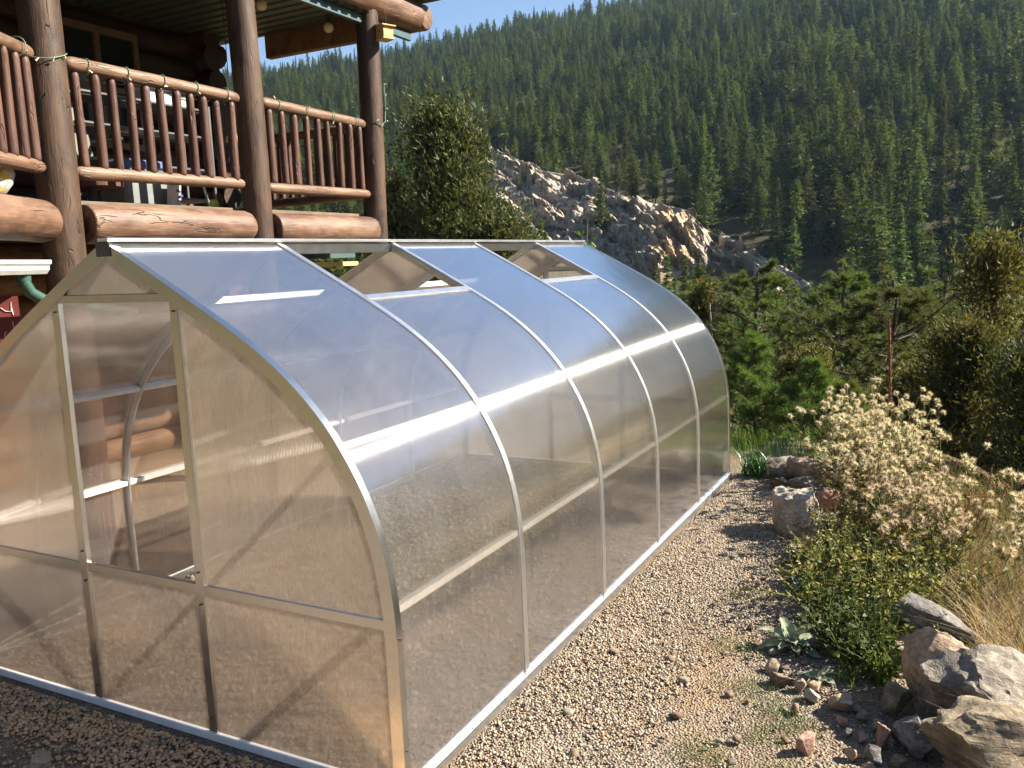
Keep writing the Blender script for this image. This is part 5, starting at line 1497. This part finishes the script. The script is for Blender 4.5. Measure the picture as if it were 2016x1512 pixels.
# ---- grasses
def grass(name, label, n, xy, H, W, mat, seed, lean=.35, cat="grass", kind="stuff"):
    rng = np.random.default_rng(seed)
    P = np.concatenate([xy, height(xy[:, 0], xy[:, 1])[:, None]], 1)
    V, F = grass_arrays(rng, P, H, W, lean)
    o = obj(name, fast_mesh(name, V, F, mat)); tag(o, label, cat, None, kind); return o
rng = np.random.default_rng(61)
y = rng.uniform(.5, 4.2, 8500); x = edge_x(y) + np.abs(rng.normal(size=8500)) * .55 + .10
grass("dry_grass", "tan dry grass on the slope beyond the border rocks", 0, np.stack([x, y], -1), rng.uniform(.14, .42, 8500), .0045, L_DRY, 62, .95)
y = rng.uniform(-1, 6.5, 5000); x = edge_x(y) + rng.uniform(.5, 3.5, 5000)
grass("dry_grass", "sparser dry grass lower down the slope", 0, np.stack([x, y], -1), rng.uniform(.12, .35, 5000), .005, L_DRY, 63, .95)
y = rng.uniform(-.5, 6.8, 6500); x = edge_x(y) + rng.uniform(.25, 2.6, 6500)
grass("grass", "green and olive grass mixed into the dry slope", 0, np.stack([x, y], -1), rng.uniform(.08, .26, 6500), .006, L_YEL, 67, .9)
y = rng.uniform(2.6, 6.4, 3600); x = edge_x(y) + rng.uniform(.2, 1.5, 3600)
grass("grass", "rank olive grass between the seed heads and the junipers", 0, np.stack([x, y], -1), rng.uniform(.18, .42, 3600), .006, L_YEL, 68, .7)
y = rng.uniform(5.9, 7.6, 2600); x = rng.uniform(.9, 2.7, 2600)
grass("grass", "yellow-green tall grass around the young pines", 0, np.stack([x, y], -1), rng.uniform(.08, .28, 2600), .004, L_GRS, 64, .5)
cs = np.array([(2.52, 1.22), (2.47, .98), (2.60, 1.08), (2.05, 2.42), (2.2, 1.75), (2.62, .72), (2.5, 2.2), (2.3, .75), (2.35, 1.35)])
k = rng.integers(0, len(cs), 1900); xy = cs[k] + rng.normal(size=(1900, 2)) * np.array([.07, .06])
grass("grass", "thin patches of short grass on the dirt path", 0, xy, rng.uniform(.012, .05, 1900), .0025, L_GRS, 65, .9)
cs = np.array([(-.75, -.42), (-.62, -.5), (-.3, -.35)]); k = rng.integers(0, 3, 260)
grass("grass", "tiny green sprouts in front of the gable", 0, cs[k] + rng.normal(size=(260, 2)) * .05, rng.uniform(.01, .03, 260), .002, L_GRS, 66, .9)
def tuft(label, xy, n, H, W, mat, seed, spread=.04, lean=.6, cat="plant", name="grass_tuft"):
    rng = np.random.default_rng(seed)
    t = D.objects.new(name, None)
    P = rng.normal(size=(n, 2)) * spread
    P = np.concatenate([P, np.zeros((n, 1))], 1)
    V, F = grass_arrays(rng, P, rng.uniform(.5, 1, n) * H, W, lean)
    o = obj(name, fast_mesh(name, V, F, mat)); o.location = (xy[0], xy[1], float(height(*xy)))
    tag(o, label, cat); return o
tuft("dark green strap-leaved clump against the far greenhouse corner", (1.58, 5.22), 170, .30, .011, L_IRIS, 71, .07, .7)
tuft("bright green grass tuft in front of the tan boulder", (2.88, 1.66), 70, .24, .008, L_GRS, 72, .035, .8)
tuft("small bright grass tuft beside the smaller felted rosette", (2.76, 1.60), 34, .15, .006, L_GRS, 73, .03, .9)
tuft("bright green grass tuft at the edge of the dry grass", (3.36, 1.72), 80, .22, .007, L_GRS, 74, .06, .6)

# ------------------------------------------------------------------ haze
hz_m, nt, out = new_mat("haze_air")
vol = nd(nt, "VolumePrincipled", Density=0.00013)
vol.inputs["Color"].default_value = (0.5, 0.74, 1.0, 1); vol.inputs["Anisotropy"].default_value = 0.35
nt.links.new(vol.outputs[0], out.inputs["Volume"])
hz_o = obj("haze", box_mesh("haze", (1500, 1300, 330), hz_m, 0)); hz_o.location = (-60, 330, 130)
tag(hz_o, "faint blue haze between the viewer and the far hillside", "haze", None, "stuff")
